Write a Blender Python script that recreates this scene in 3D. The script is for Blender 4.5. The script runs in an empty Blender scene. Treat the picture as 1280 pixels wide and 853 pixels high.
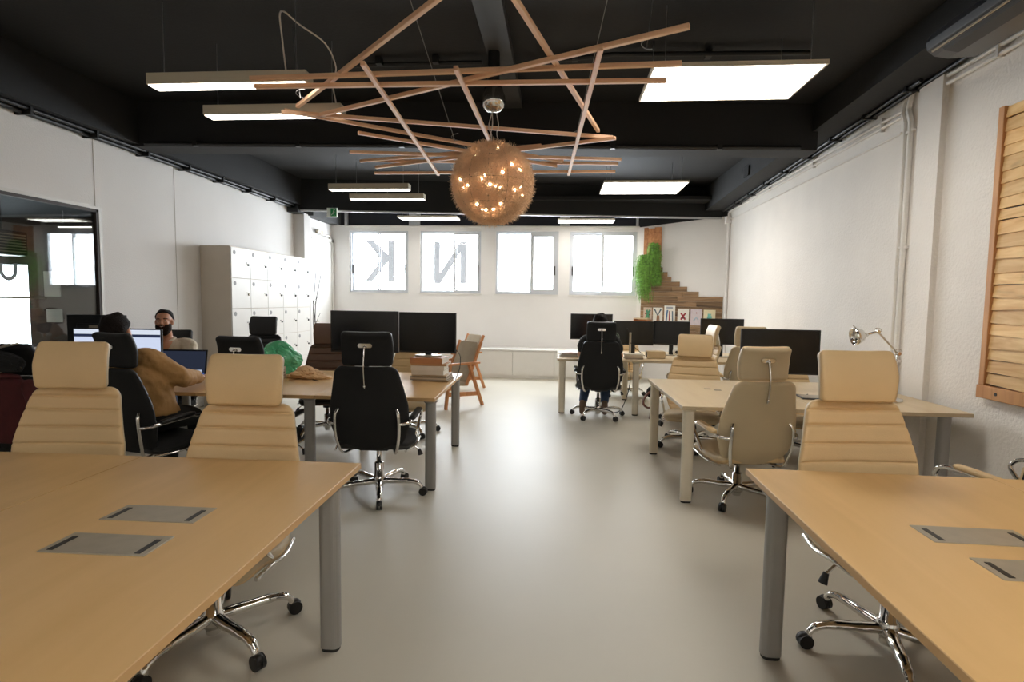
import bpy, bmesh, math, random
from math import sin, cos, pi, radians as rad, sqrt, hypot, atan2
from mathutils import Vector, Matrix, Euler

RNG = random.Random(11)
SC = bpy.context.scene
COL = SC.collection

# ------------------------------------------------------------------ geometry
def sgn_pow(v, e):
    return math.copysign(abs(v) ** e, v)

def frames(pts, closed=False):
    """Parallel-transport frames along a polyline."""
    n = len(pts)
    T = []
    for i in range(n):
        if closed:
            t = pts[(i + 1) % n] - pts[i - 1]
        else:
            t = pts[min(i + 1, n - 1)] - pts[max(i - 1, 0)]
        if t.length < 1e-9:
            t = Vector((0, 0, 1))
        T.append(t.normalized())
    up = Vector((0, 0, 1)) if abs(T[0].z) < .9 else Vector((1, 0, 0))
    a = T[0].cross(up).normalized()
    out = []
    for i in range(n):
        a = a - T[i] * a.dot(T[i])
        if a.length < 1e-6:
            a = T[i].orthogonal()
        a.normalize()
        out.append((T[i], a.copy(), T[i].cross(a)))
    return out

def smooth_path(pts, k=6):
    """Catmull-Rom through the points."""
    P = [Vector(p) for p in pts]
    if len(P) < 3:
        return P
    Q = [P[0] * 2 - P[1]] + P + [P[-1] * 2 - P[-2]]
    out = []
    for i in range(1, len(Q) - 2):
        p0, p1, p2, p3 = Q[i - 1:i + 3]
        for j in range(k):
            t = j / k
            out.append(.5 * ((2 * p1) + (p2 - p0) * t + (2 * p0 - 5 * p1 + 4 * p2 - p3) * t * t
                             + (3 * p1 - p0 - 3 * p2 + p3) * t ** 3))
    out.append(P[-1])
    return out

class G:
    def __init__(s):
        s.v, s.f, s.s, s.m, s.tone = [], [], [], [], []
    def add(s, vs, fs, smooth=False, m=0, tone=None):
        b = len(s.v)
        s.v += [tuple(v) for v in vs]
        for f in fs:
            s.f.append(tuple(b + i for i in f)); s.s.append(smooth); s.m.append(m)
            s.tone.append(tone if tone is not None else .5)
        return s
    def box(s, c, d, rot=None, bev=0.0, seg=2, m=0, tone=None, M=None):
        bm = bmesh.new()
        bmesh.ops.create_cube(bm, size=1)
        for v in bm.verts:
            v.co = Vector((v.co.x * d[0], v.co.y * d[1], v.co.z * d[2]))
        if bev > 0:
            bmesh.ops.bevel(bm, geom=bm.edges[:], offset=min(bev, min(d) * .49), segments=seg, profile=.5, affect='EDGES', clamp_overlap=True)
        X = Matrix.Translation(Vector(c))
        if rot is not None:
            X = X @ Euler(rot).to_matrix().to_4x4()
        if M is not None:
            X = M @ X
        bm.verts.index_update()
        s.add([X @ v.co for v in bm.verts], [[v.index for v in f.verts] for f in bm.faces], False, m, tone)
        bm.free()
        return s
    def span(s, a, b, **k):
        """box between two corners"""
        return s.box([(a[i] + b[i]) / 2 for i in range(3)], [abs(a[i] - b[i]) for i in range(3)], **k)
    def beam(s, a, b, w, h, m=0, tone=None, bev=0.0):
        """square bar from a to b"""
        a, b = Vector(a), Vector(b)
        d = b - a
        y = d.normalized()
        x = y.cross(Vector((0, 0, 1)))
        x = Vector((1, 0, 0)) if x.length < 1e-5 else x.normalized()
        z = x.cross(y)
        M = Matrix((x, y, z)).transposed().to_4x4()
        M.translation = (a + b) / 2
        return s.box((0, 0, 0), (w, d.length, h), M=M, m=m, tone=tone, bev=bev)
    def tube(s, pts, r, n=10, closed=False, caps=True, flat=1.0, m=0, smooth=True, tone=None):
        P = [Vector(p) for p in pts]
        F = frames(P, closed)
        N = len(P)
        rr = r if isinstance(r, (list, tuple)) else [r] * N
        vs = []
        for i in range(N):
            T, a, b = F[i]
            for k in range(n):
                t = 2 * pi * k / n
                vs.append(P[i] + a * (rr[i] * cos(t)) + b * (rr[i] * flat * sin(t)))
        fs = []
        for i in range(N if closed else N - 1):
            j = (i + 1) % N
            for k in range(n):
                l = (k + 1) % n
                fs.append((i * n + k, i * n + l, j * n + l, j * n + k))
        s.add(vs, fs, smooth, m, tone)
        if caps and not closed and n > 2:
            s.add(vs[:n], [tuple(range(n))[::-1]], False, m, tone)
            s.add(vs[-n:], [tuple(range(n))], False, m, tone)
        return s
    def lathe(s, prof, n=24, M=None, m=0, smooth=True):
        M = M or Matrix()
        vs = []
        for r, z in prof:
            for k in range(n):
                t = 2 * pi * k / n
                vs.append(M @ Vector((r * cos(t), r * sin(t), z)))
        fs = []
        for i in range(len(prof) - 1):
            for k in range(n):
                l = (k + 1) % n
                fs.append((i * n + k, i * n + l, (i + 1) * n + l, (i + 1) * n + k))
        s.add(vs, fs, smooth, m)
        if prof[0][0] > 1e-4: s.add(vs[:n], [tuple(range(n))[::-1]], False, m)
        if prof[-1][0] > 1e-4: s.add(vs[-n:], [tuple(range(n))], False, m)
        return s
    def cyl(s, a, b, r, n=16, m=0, r2=None):
        return s.tube([a, b], [r, r if r2 is None else r2], n=n, m=m)
    def ball(s, c, r, n=16, M=None, m=0):
        r = (r, r, r) if not isinstance(r, (tuple, list)) else r
        vs, fs = [], []
        h = max(6, n // 2)
        for i in range(h + 1):
            p = pi * i / h
            for k in range(n):
                t = 2 * pi * k / n
                q = Vector((r[0] * sin(p) * cos(t), r[1] * sin(p) * sin(t), r[2] * cos(p)))
                if M is not None: q = M.to_3x3() @ q
                vs.append(Vector(c) + q)
        for i in range(h):
            for k in range(n):
                l = (k + 1) % n
                fs.append((i * n + k, (i + 1) * n + k, (i + 1) * n + l, i * n + l))
        return s.add(vs, fs, True, m)
    def prism(s, poly, z0, z1, M=None, m=0, tone=None):
        M = M or Matrix()
        n = len(poly)
        lo = [M @ Vector((x, y, z0)) for x, y in poly]
        hi = [M @ Vector((x, y, z1)) for x, y in poly]
        s.add(lo, [tuple(range(n))[::-1]], False, m, tone)
        s.add(hi, [tuple(range(n))], False, m, tone)
        s.add(lo + hi, [(i, (i + 1) % n, n + (i + 1) % n, n + i) for i in range(n)], False, m, tone)
        return s
    def loft(s, rings, caps=True, m=0, smooth=True):
        n = len(rings[0])
        vs = [p for r in rings for p in r]
        fs = []
        for i in range(len(rings) - 1):
            for k in range(n):
                l = (k + 1) % n
                fs.append((i * n + k, i * n + l, (i + 1) * n + l, (i + 1) * n + k))
        if caps:
            fs.append(tuple(range(n))[::-1])
            fs.append(tuple((len(rings) - 1) * n + k for k in range(n)))
        return s.add(vs, fs, smooth, m)
    def mesh(s, name, mats):
        me = bpy.data.meshes.new(name)
        me.from_pydata(s.v, [], s.f)
        me.polygons.foreach_set('use_smooth', s.s)
        me.polygons.foreach_set('material_index', s.m)
        for mt in (mats if isinstance(mats, (list, tuple)) else [mats]):
            me.materials.append(mt)
        if any(t != .5 for t in s.tone):
            at = me.attributes.new('tone', 'FLOAT', 'FACE')
            at.data.foreach_set('value', s.tone)
        bm = bmesh.new(); bm.from_mesh(me)
        bmesh.ops.recalc_face_normals(bm, faces=bm.faces[:])
        bm.to_mesh(me); bm.free()
        me.update()
        return me
    def build(s, name, mats, parent=None, loc=(0, 0, 0), rot=(0, 0, 0)):
        return link(name, s.mesh(name, mats), parent, loc, rot)

def link(name, data, parent=None, loc=(0, 0, 0), rot=(0, 0, 0)):
    o = bpy.data.objects.new(name, data)
    COL.objects.link(o)
    o.parent = parent
    o.location = loc
    o.rotation_euler = rot
    return o

def tag(o, label, cat, group=None):
    o['label'] = label; o['category'] = cat
    if group: o['group'] = group
    return o

def thing(name, label, cat, loc=(0, 0, 0), rz=0.0, group=None):
    return tag(link(name, None, None, loc, (0, 0, rz)), label, cat, group)

def struct(o, label=None):
    o['kind'] = 'structure'
    if label: o['label'] = label
    return o

def copy_tree(src, parent=None):
    c = src.copy(); COL.objects.link(c); c.parent = parent
    for ch in list(src.children):
        copy_tree(ch, c)
    return c

def rounded_rect(w, d, r, n=4):
    out = []
    for cx, cy, a0 in ((w / 2 - r, d / 2 - r, 0), (-w / 2 + r, d / 2 - r, 90), (-w / 2 + r, -d / 2 + r, 180), (w / 2 - r, -d / 2 + r, 270)):
        for i in range(n + 1):
            a = rad(a0 + 90 * i / n)
            out.append((cx + r * cos(a), cy + r * sin(a)))
    return out

# ------------------------------------------------------------------ materials
def lin(c):
    return tuple(((x / 255 / 12.92) if x <= 10 else ((x / 255 + .055) / 1.055) ** 2.4) for x in c)

def new_mat(name):
    m = bpy.data.materials.new(name); m.use_nodes = True
    nt = m.node_tree
    b = nt.nodes['Principled BSDF']
    return m, nt, b

def mat(name, c, rough=.5, metal=0.0, var=.06, scale=6.0, bump=0.0, bscale=60.0, coat=0.0, spec=.5, sheen=0.0):
    """Principled material, its colour varied a little by noise."""
    m, nt, b = new_mat(name)
    L = nt.links
    tc = nt.nodes.new('ShaderNodeTexCoord')
    c = lin(c)
    if var > 0:
        no = nt.nodes.new('ShaderNodeTexNoise'); no.inputs['Scale'].default_value = scale; no.inputs['Detail'].default_value = 4
        L.new(tc.outputs['Object'], no.inputs['Vector'])
        rp = nt.nodes.new('ShaderNodeValToRGB')
        rp.color_ramp.elements[0].position = .3; rp.color_ramp.elements[1].position = .7
        rp.color_ramp.elements[0].color = (*[x * (1 - var) for x in c], 1)
        rp.color_ramp.elements[1].color = (*[min(1, x * (1 + var)) for x in c], 1)
        L.new(no.outputs['Fac'], rp.inputs['Fac']); L.new(rp.outputs['Color'], b.inputs['Base Color'])
    else:
        b.inputs['Base Color'].default_value = (*c, 1)
    b.inputs['Roughness'].default_value = rough
    b.inputs['Metallic'].default_value = metal
    b.inputs['Specular IOR Level'].default_value = spec
    b.inputs['Coat Weight'].default_value = coat
    b.inputs['Sheen Weight'].default_value = sheen
    if bump > 0:
        n2 = nt.nodes.new('ShaderNodeTexNoise'); n2.inputs['Scale'].default_value = bscale; n2.inputs['Detail'].default_value = 6
        L.new(tc.outputs['Object'], n2.inputs['Vector'])
        bp = nt.nodes.new('ShaderNodeBump'); bp.inputs['Strength'].default_value = bump; bp.inputs['Distance'].default_value = .01
        L.new(n2.outputs['Fac'], bp.inputs['Height']); L.new(bp.outputs['Normal'], b.inputs['Normal'])
    return m

def wood(name, c1, c2, axis=0, rough=.4, scale=9.0, stretch=12.0, tone=0.0, knots=False, distort=1.2):
    """Grain running along one axis, each board shifted in tone by the 'tone' attribute."""
    m, nt, b = new_mat(name)
    L = nt.links
    tc = nt.nodes.new('ShaderNodeTexCoord')
    mp = nt.nodes.new('ShaderNodeMapping')
    sc = [stretch] * 3; sc[axis] = 1.0
    mp.inputs['Scale'].default_value = sc
    at = nt.nodes.new('ShaderNodeAttribute'); at.attribute_name = 'tone'
    off = nt.nodes.new('ShaderNodeVectorMath'); off.operation = 'MULTIPLY_ADD'
    cmb = nt.nodes.new('ShaderNodeCombineXYZ')
    for i in range(3): L.new(at.outputs['Fac'], cmb.inputs[i])
    off.inputs[1].default_value = (37, 53, 71)
    L.new(cmb.outputs[0], off.inputs[0]); L.new(tc.outputs['Object'], off.inputs[2])
    L.new(off.outputs[0], mp.inputs['Vector'])
    no = nt.nodes.new('ShaderNodeTexNoise'); no.inputs['Scale'].default_value = scale / 6; no.inputs['Detail'].default_value = 7
    no.inputs['Distortion'].default_value = distort
    L.new(mp.outputs[0], no.inputs['Vector'])
    rp = nt.nodes.new('ShaderNodeValToRGB')
    rp.color_ramp.elements[0].position = .32; rp.color_ramp.elements[1].position = .68
    rp.color_ramp.elements[0].color = (*lin(c1), 1); rp.color_ramp.elements[1].color = (*lin(c2), 1)
    L.new(no.outputs['Fac'], rp.inputs['Fac'])
    out = rp.outputs['Color']
    if knots:
        vo = nt.nodes.new('ShaderNodeTexNoise'); vo.inputs['Scale'].default_value = 2.2; vo.inputs['Detail'].default_value = 2
        mp2 = nt.nodes.new('ShaderNodeMapping'); s2 = [3.0] * 3; s2[axis] = 1.0; mp2.inputs['Scale'].default_value = s2
        L.new(off.outputs[0], mp2.inputs['Vector']); L.new(mp2.outputs[0], vo.inputs['Vector'])
        r2 = nt.nodes.new('ShaderNodeValToRGB'); r2.color_ramp.elements[0].position = .62; r2.color_ramp.elements[1].position = .72
        r2.color_ramp.elements[0].color = (1, 1, 1, 1); r2.color_ramp.elements[1].color = (.5, .45, .42, 1)
        L.new(vo.outputs['Fac'], r2.inputs['Fac'])
        mx = nt.nodes.new('ShaderNodeMix'); mx.data_type = 'RGBA'; mx.blend_type = 'MULTIPLY'; mx.inputs['Factor'].default_value = 1
        L.new(out, mx.inputs[6]); L.new(r2.outputs['Color'], mx.inputs[7]); out = mx.outputs[2]
    if tone > 0:
        mr = nt.nodes.new('ShaderNodeMapRange')
        mr.inputs['To Min'].default_value = 1 - tone; mr.inputs['To Max'].default_value = 1 + tone * .6
        L.new(at.outputs['Fac'], mr.inputs['Value'])
        hs = nt.nodes.new('ShaderNodeHueSaturation')
        L.new(mr.outputs[0], hs.inputs['Value']); L.new(out, hs.inputs['Color']); out = hs.outputs['Color']
    L.new(out, b.inputs['Base Color'])
    b.inputs['Roughness'].default_value = rough
    return m

def emit(name, c, st):
    m = bpy.data.materials.new(name); m.use_nodes = True
    nt = m.node_tree; nt.nodes.clear()
    e = nt.nodes.new('ShaderNodeEmission'); o = nt.nodes.new('ShaderNodeOutputMaterial')
    e.inputs['Color'].default_value = (*c, 1); e.inputs['Strength'].default_value = st
    nt.links.new(e.outputs[0], o.inputs[0])
    return m

def glass(name, tint=(1, 1, 1), refl=1.0, ior=1.5):
    m = bpy.data.materials.new(name); m.use_nodes = True
    nt = m.node_tree; nt.nodes.clear()
    t = nt.nodes.new('ShaderNodeBsdfTransparent'); t.inputs[0].default_value = (*tint, 1)
    g = nt.nodes.new('ShaderNodeBsdfGlossy'); g.inputs['Roughness'].default_value = .02
    f = nt.nodes.new('ShaderNodeLayerWeight'); f.inputs['Blend'].default_value = .5
    pw = nt.nodes.new('ShaderNodeMath'); pw.operation = 'POWER'; pw.inputs[1].default_value = 5
    nt.links.new(f.outputs['Facing'], pw.inputs[0])
    mu = nt.nodes.new('ShaderNodeMath'); mu.operation = 'MULTIPLY_ADD'; mu.inputs[1].default_value = .96; mu.inputs[2].default_value = .04 * refl
    mx = nt.nodes.new('ShaderNodeMixShader'); o = nt.nodes.new('ShaderNodeOutputMaterial')
    nt.links.new(pw.outputs[0], mu.inputs[0]); nt.links.new(mu.outputs[0], mx.inputs[0])
    nt.links.new(t.outputs[0], mx.inputs[1]); nt.links.new(g.outputs[0], mx.inputs[2]); nt.links.new(mx.outputs[0], o.inputs[0])
    return m

def vinyl(name, c, a):
    """film that lets part of the light through"""
    m = bpy.data.materials.new(name); m.use_nodes = True
    nt = m.node_tree; nt.nodes.clear()
    t = nt.nodes.new('ShaderNodeBsdfTransparent'); t.inputs[0].default_value = (a, a, a, 1)
    d = nt.nodes.new('ShaderNodeBsdfDiffuse'); d.inputs[0].default_value = (*lin(c), 1)
    mx = nt.nodes.new('ShaderNodeMixShader'); mx.inputs[0].default_value = .2; o = nt.nodes.new('ShaderNodeOutputMaterial')
    nt.links.new(t.outputs[0], mx.inputs[1]); nt.links.new(d.outputs[0], mx.inputs[2]); nt.links.new(mx.outputs[0], o.inputs[0])
    return m

PANEL_E, LAMP_E, SKY_E = 7.5, 5.2, 12.5
MT = dict(
    wall=mat('white plaster', (240, 238, 236), .85, var=.02, scale=1.5, bump=.25, bscale=70),
    wallr=mat('rough white plaster', (231, 226, 219), .85, var=.03, scale=2.0, bump=.6, bscale=45),
    black=mat('black ceiling paint', (27, 27, 27), .75, var=.15, scale=1.5, bump=.2, bscale=30),
    blackgloss=mat('black conduit paint', (24, 24, 24), .45, var=.1),
    floor=mat('pale epoxy floor', (196, 190, 175), .42, var=.035, scale=.9, coat=.0, spec=.5),
    maple=wood('maple laminate', (213, 172, 114), (222, 181, 124), axis=1, rough=.38, scale=6, stretch=9, distort=.6),
    pale=wood('pale maple laminate', (204, 180, 142), (212, 190, 153), axis=1, rough=.34, scale=6, stretch=9, distort=.6),
    mapleedge=mat('table edge band', (204, 164, 112), .45, var=.04),
    paleedge=mat('pale table edge band', (196, 178, 148), .45, var=.03),
    grey=mat('grey metal', (150, 148, 144), .42, metal=.15, var=.03),
    whitemetal=mat('cream lacquered metal', (214, 204, 184), .4, var=.02),
    disc=mat('grey number disc', (150, 150, 150), .6, var=0),
    beardm=mat('dark beard', (44, 32, 27), .8, var=.3, scale=40, bump=.8, bscale=90, spec=.1),
    jamb=mat('brown jamb', (60, 48, 42), .6),
    rubber=mat('black rubber', (22, 22, 22), .6, var=.1),
    chrome=mat('chrome', (222, 220, 216), .1, metal=1.0, var=.02),
    satin=mat('brushed steel', (176, 166, 148), .42, metal=.45, var=.05, scale=20),
    blackpl=mat('black plastic', (16, 16, 17), .42, var=.1),
    screen=mat('black screen', (9, 9, 10), .22, var=0),
    cream=mat('cream leather', (214, 184, 138), .46, var=.035, scale=5, bump=.12, bscale=220),
    creamb=mat('cream leather back', (192, 174, 142), .5, var=.03, scale=5, bump=.1, bscale=220),
    blackl=mat('black leather', (22, 21, 20), .42, var=.12, bump=.15, bscale=200),
    blackf=mat('black fabric', (17, 17, 17), .85, var=.15, bump=.3, bscale=300),
    brownl=mat('brown leather', (92, 62, 46), .4, var=.12, bump=.15, bscale=200),
    whitepl=mat('white plastic', (226, 222, 214), .4, var=.02),
    white=mat('white lacquer', (232, 230, 226), .42, var=.015),
    lockside=mat('locker side panel', (214, 204, 190), .5, var=.02),
    seam=mat('dark joint', (70, 68, 66), .7, var=0),
    alu=mat('grey aluminium frame', (204, 207, 212), .45, metal=.0, var=.02),
    dark=mat('dark frame', (42, 38, 36), .45, var=.08),
    lampbody=mat('lamp housing', (200, 190, 170), .45, var=.02),
    panel=emit('light panel diffuser', (1.0, .95, .875), PANEL_E),
    lampd=emit('linear lamp diffuser', (1.0, .92, .82), LAMP_E),
    bulb=emit('warm bulb', (1.0, .80, .56), 34),
    dowel=wood('oiled wooden batten', (226, 174, 136), (240, 200, 162), axis=1, rough=.5, scale=8, stretch=10),
    wire=mat('golden beige wire', (236, 204, 168), .45, metal=.15, var=.1, scale=9),
    cable=mat('white cable', (214, 206, 196), .5, var=0),
    steelwire=mat('steel wire', (150, 150, 150), .4, metal=.8, var=0),
    glass=glass('window glass'),
    tglass=glass('tinted meeting room glass', (.80, .83, .83), 1.6),
    oldwood=wood('reclaimed wood', (112, 88, 66), (172, 138, 102), axis=0, rough=.75, scale=9, stretch=9, tone=.45),
    oldwoodv=wood('reclaimed wood upright', (176, 110, 68), (214, 152, 102), axis=2, rough=.75, scale=9, stretch=9, tone=.3),
    slat=wood('pine slat', (214, 166, 104), (242, 206, 146), axis=1, rough=.6, scale=10, stretch=7, tone=.16, knots=True, distort=2.0),
    slatframe=wood('pine frame', (178, 124, 76), (206, 152, 98), axis=2, rough=.6, scale=9, stretch=8),
    beech=wood('beech', (186, 122, 74), (210, 146, 94), axis=2, rough=.5, scale=8, stretch=8),
    canvas=mat('beige canvas', (176, 162, 140), .85, var=.08, bump=.3, bscale=200),
    paper=mat('white paper', (236, 232, 224), .8, var=.02),
    kraft=mat('kraft paper', (214, 176, 130), .7, var=.08, bump=.3, bscale=20),
    skin=mat('skin', (204, 148, 118), .5, var=.06),
    hair=mat('dark brown hair', (24, 17, 14), .7, var=.3, scale=40, bump=.8, bscale=90, spec=.15),
    tan=mat('tan jacket cloth', (176, 134, 82), .8, var=.07, scale=9, bump=.5, bscale=26),
    shirt=mat('cream shirt cloth', (216, 204, 184), .8, var=.04, scale=9, bump=.4, bscale=26),
    denim=mat('blue denim', (58, 76, 104), .85, var=.15, scale=14, bump=.3, bscale=200),
    maroon=mat('maroon cloth', (74, 22, 24), .85, var=.2, scale=8, bump=.5, bscale=30),
    shoe=mat('brown suede', (120, 98, 82), .8, var=.1),
    leather=mat('brown strap leather', (104, 56, 42), .5, var=.12),
    leaf=mat('fern green', (112, 158, 62), .6, var=.55, scale=24),
    pot=mat('grey pot', (120, 120, 118), .7, var=.1),
    sign=mat('green sign', (40, 150, 84), .5, var=0),
    eyew=mat('eye white', (176, 158, 146), .5, var=0),
    signw=mat('sign white', (232, 236, 226), .5, var=0),
    vinyl=vinyl('grey window vinyl', (210, 204, 204), .03),
    brown=mat('dark brown wall', (74, 60, 52), .8, var=.1),
    darkgrey=mat('dark grey unit', (74, 76, 80), .35, var=.05, metal=.2),
)
def screen_mat(name, c, st):
    return emit(name, lin(c), st)
# ------------------------------------------------------------------ room shell
XL, XR, Y0, YB, ZC = -4.8, 3.03, -3.6, 11.2, 3.6
GY0, GY1, GZ0, GZ1 = 2.1, 5.45, 1.01, 2.38        # meeting room pane

g = G(); g.span((-4.92, Y0, -.12), (3.2, YB + .2, 0)); g.span((-9.98, Y0, -.12), (-4.92, 8.35, 0)); struct(g.build('floor', MT['floor']))
g = G(); g.span((-4.92, Y0, ZC), (3.2, YB + .2, ZC + .12)); struct(g.build('ceiling', MT['black']))

g = G()
g.span((XL - .05, Y0, 0), (XL, GY0, ZC)); g.span((XL - .05, GY1, 0), (XL, YB, ZC))
g.span((XL - .05, GY0, 0), (XL, GY1, GZ0)); g.span((XL - .05, GY0, GZ1), (XL, GY1, ZC))
struct(g.build('wall_left', MT['wall']))
for i, (y, z0) in enumerate(((5.42, GZ1), (6.62, 0))):   # panel joints
    q = G(); q.span((XL, y - .004, z0), (XL + .003, y + .004, 3.14)); struct(q.build('trim_%d' % (i + 1), mat('joint %d' % i, (196, 190, 182), .8, var=0)))

g = G(); g.span((XR, Y0, 0), (XR + .15, YB, ZC)); struct(g.build('wall_right', MT['wallr']))
g = G(); g.span((-9.98, Y0 - .12, 0), (3.2, Y0, ZC)); struct(g.build('wall_front', MT['wall']))

# pilaster, conduits and cable runs on the right wall
g = G(); g.span((XR - .05, 4.74, 0), (XR, 5.03, 3.36)); struct(g.build('trim_3', MT['wallr']))
g = G()
for y, r in ((5.16, .02), (5.24, .016)):
    g.tube([(XR - .024, y, .1), (XR - .024, y, 3.1), (XR - .024, y + .05, 3.2), (XR - .024, y + .01, 3.35)], r, n=8)
for z in (1.0, 2.0, 3.0):
    g.span((XR - .03, 5.12, z), (XR, 5.28, z + .02))
struct(g.build('trim_4', MT['wallr']))
g = G()
for z, r in ((3.22, .016), (3.17, .014), (3.03, .012)):
    g.tube([(XR - .02, 5.3, z), (XR - .02, 10.3, z - .04)], r, n=8)
for y in (5.6, 7.0, 8.4, 9.8):
    g.span((XR - .035, y, 3.13), (XR, y + .02, 3.26))
struct(g.build('trim_5', MT['wallr']))
g = G()
for z in (3.3, 3.24):
    g.tube([(XR - .03, 2.6, z), (XR - .03, 4.72, z)], .016, n=8)
for y in (3.0, 3.6, 4.2):
    g.span((XR - .05, y, 3.22), (XR, y + .02, 3.32))
struct(g.build('trim_6', MT['wallr']))
g = G(); g.tube([(XR - .03, 10.25, 0), (XR - .03, 10.25, 3.1)], .025, n=8); g.span((XR - .09, 10.2, 2.92), (XR, 10.3, 3.04))
struct(g.build('trim_7', MT['wall']))

# beams
def oblique(name, p, q, t, z0, z1, m):
    g = G(); g.prism([(p[0], p[1]), (q[0], q[1]), (q[0], q[1] + t), (p[0], p[1] + t)], z0, z1)
    return struct(g.build(name, m))
oblique('beam_cross', (XL, 5.77), (2.68, 6.185), .32, 3.12, ZC - .002, MT['black'])
oblique('beam_end', (XL, 9.58), (XR, 10.48), .25, 3.06, ZC - .002, MT['black'])
oblique('trim_8', (XL + .2, 9.585), (XR - .1, 10.455), .04, 3.03, 3.058, mat('beam rail', (190, 190, 190), .5, var=0))
g = G(); g.span((XL, Y0, 3.14), (-4.58, 9.9, ZC - .004)); struct(g.build('beam_left', MT['black']))
g = G(); g.loft([[Vector((x, y, z)) for x, z in ((2.62, zz), (XR, zz), (XR, ZC - .004), (2.62, ZC - .004))] for y, zz in ((Y0, 3.6), (3.5, 3.40), (10.45, 3.165))], smooth=False); struct(g.build('beam_right', MT['black']))
g = G(); g.span((-.62, Y0, 3.5), (-.42, 5.9, ZC - .006)); struct(g.build('beam_centre', mat('duct paint', (58, 58, 57), .6, var=.1)))
# black conduits
g = G()
g.tube([(XL + .06, Y0, 3.1), (XL + .06, 9.6, 3.1)], .025, n=8); g.tube([(XL + .13, Y0, 3.12), (XL + .13, 9.6, 3.12)], .018, n=8)
for k in range(10): g.span((XL, 3.2 + k * .7, 3.07), (XL + .16, 3.225 + k * .7, 3.14))
g.span((XL, 9.5, 3.0), (XL + .2, 9.74, 3.12))
struct(g.build('trim_9', MT['blackgloss']))
g = G()
zr = lambda y: 3.40 - (y - 3.5) * .0338
g.tube([(XR - .05, 2.5, zr(2.5) - .02), (XR - .05, 10.3, zr(10.3) - .02)], .02, n=8); g.tube([(XR - .12, 4.9, zr(4.9) - .02), (XR - .12, 10.3, zr(10.3) - .02)], .018, n=8)
for k in range(9): g.span((XR - .15, 4.4 + k * .65, zr(4.4 + k * .65) - .045), (XR - .02, 4.43 + k * .65, zr(4.4 + k * .65)))
struct(g.build('trim_10', MT['blackgloss']))
g = G()
a, b = Vector((XL + .3, 5.76, 3.14)), Vector((2.5, 6.16, 3.14))
g.tube([a, b], .018, n=8)
for k in range(6):
    p = a.lerp(b, .08 + k * .16); g.box(p, (.05, .05, .05))
struct(g.build('trim_11', MT['blackgloss']))
g = G(); g.tube([(-1.9, 4.9, 3.55), (-.7, 4.9, 3.55)], .02, n=8); g.tube([(-.35, 4.95, 3.55), (.4, 4.8, 3.55), (2.0, 4.85, 3.55)], .02, n=8)
for x in (-1.6, -1.1, .1, 1.2): g.box((x, 4.87, 3.565), (.05, .07, .06))
struct(g.build('trim_12', MT['blackgloss']))
g = G(); g.tube([(.9, 7.4, 3.56), (2.4, 7.5, 3.56), (2.64, 7.5, 3.4), (2.64, 8.6, 3.25)], .02, n=8); g.box((.9, 7.4, 3.57), (.12, .12, .06)); g.box((2.63, 8.2, 3.36), (.06, .22, .14))
struct(g.build('trim_13', MT['blackgloss']))

# ------------------------------------------------------------------ back wall and windows
WIN = [(-4.33, -3.09), (-2.84, -1.585), (-1.28, -.02), (.21, 1.53)]
WZ0, WZ1 = 1.63, 2.89
g = G()
g.span((-4.92, YB, 0), (3.2, YB + .18, WZ0)); g.span((-4.9, YB, WZ1), (3.2, YB + .18, 2.98))
xs = [-4.9] + [v for w in WIN for v in w] + [3.2]
for a, b in zip(xs[0::2], xs[1::2]): g.span((a, YB, WZ0), (b, YB + .18, WZ1))
struct(g.build('wall_back', MT['wall']))
g = G(); g.span((-4.9, YB - .03, 2.97), (1.7, YB, 2.995)); struct(g.build('trim_14', MT['white']))
g = G(); g.span((-4.9, YB + .04, 2.98), (3.2, YB + .18, ZC)); struct(g.build('trim_15', mat('dark clerestory blind', (40, 42, 52), .6, var=.08)))
g = G()
for a, b in ((-4.42, -4.36), (-3.07, -2.84), (0.0, .2), (1.5, 1.68)): g.span((a, YB - .02, 2.99), (b, YB + .04, 3.4))
struct(g.build('trim_16', MT['alu']))
g = G(); g.span((-4.8, 10.0, 3.3), (3.1, YB + .1, 3.36)); struct(g.build('ceiling_back', MT['black']))
g = G(); g.span((XL, 9.9, 3.0), (-4.5, YB, 3.3)); struct(g.build('beam_door', mat('dark grey soffit', (66, 66, 66), .7, var=.1)))

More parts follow.
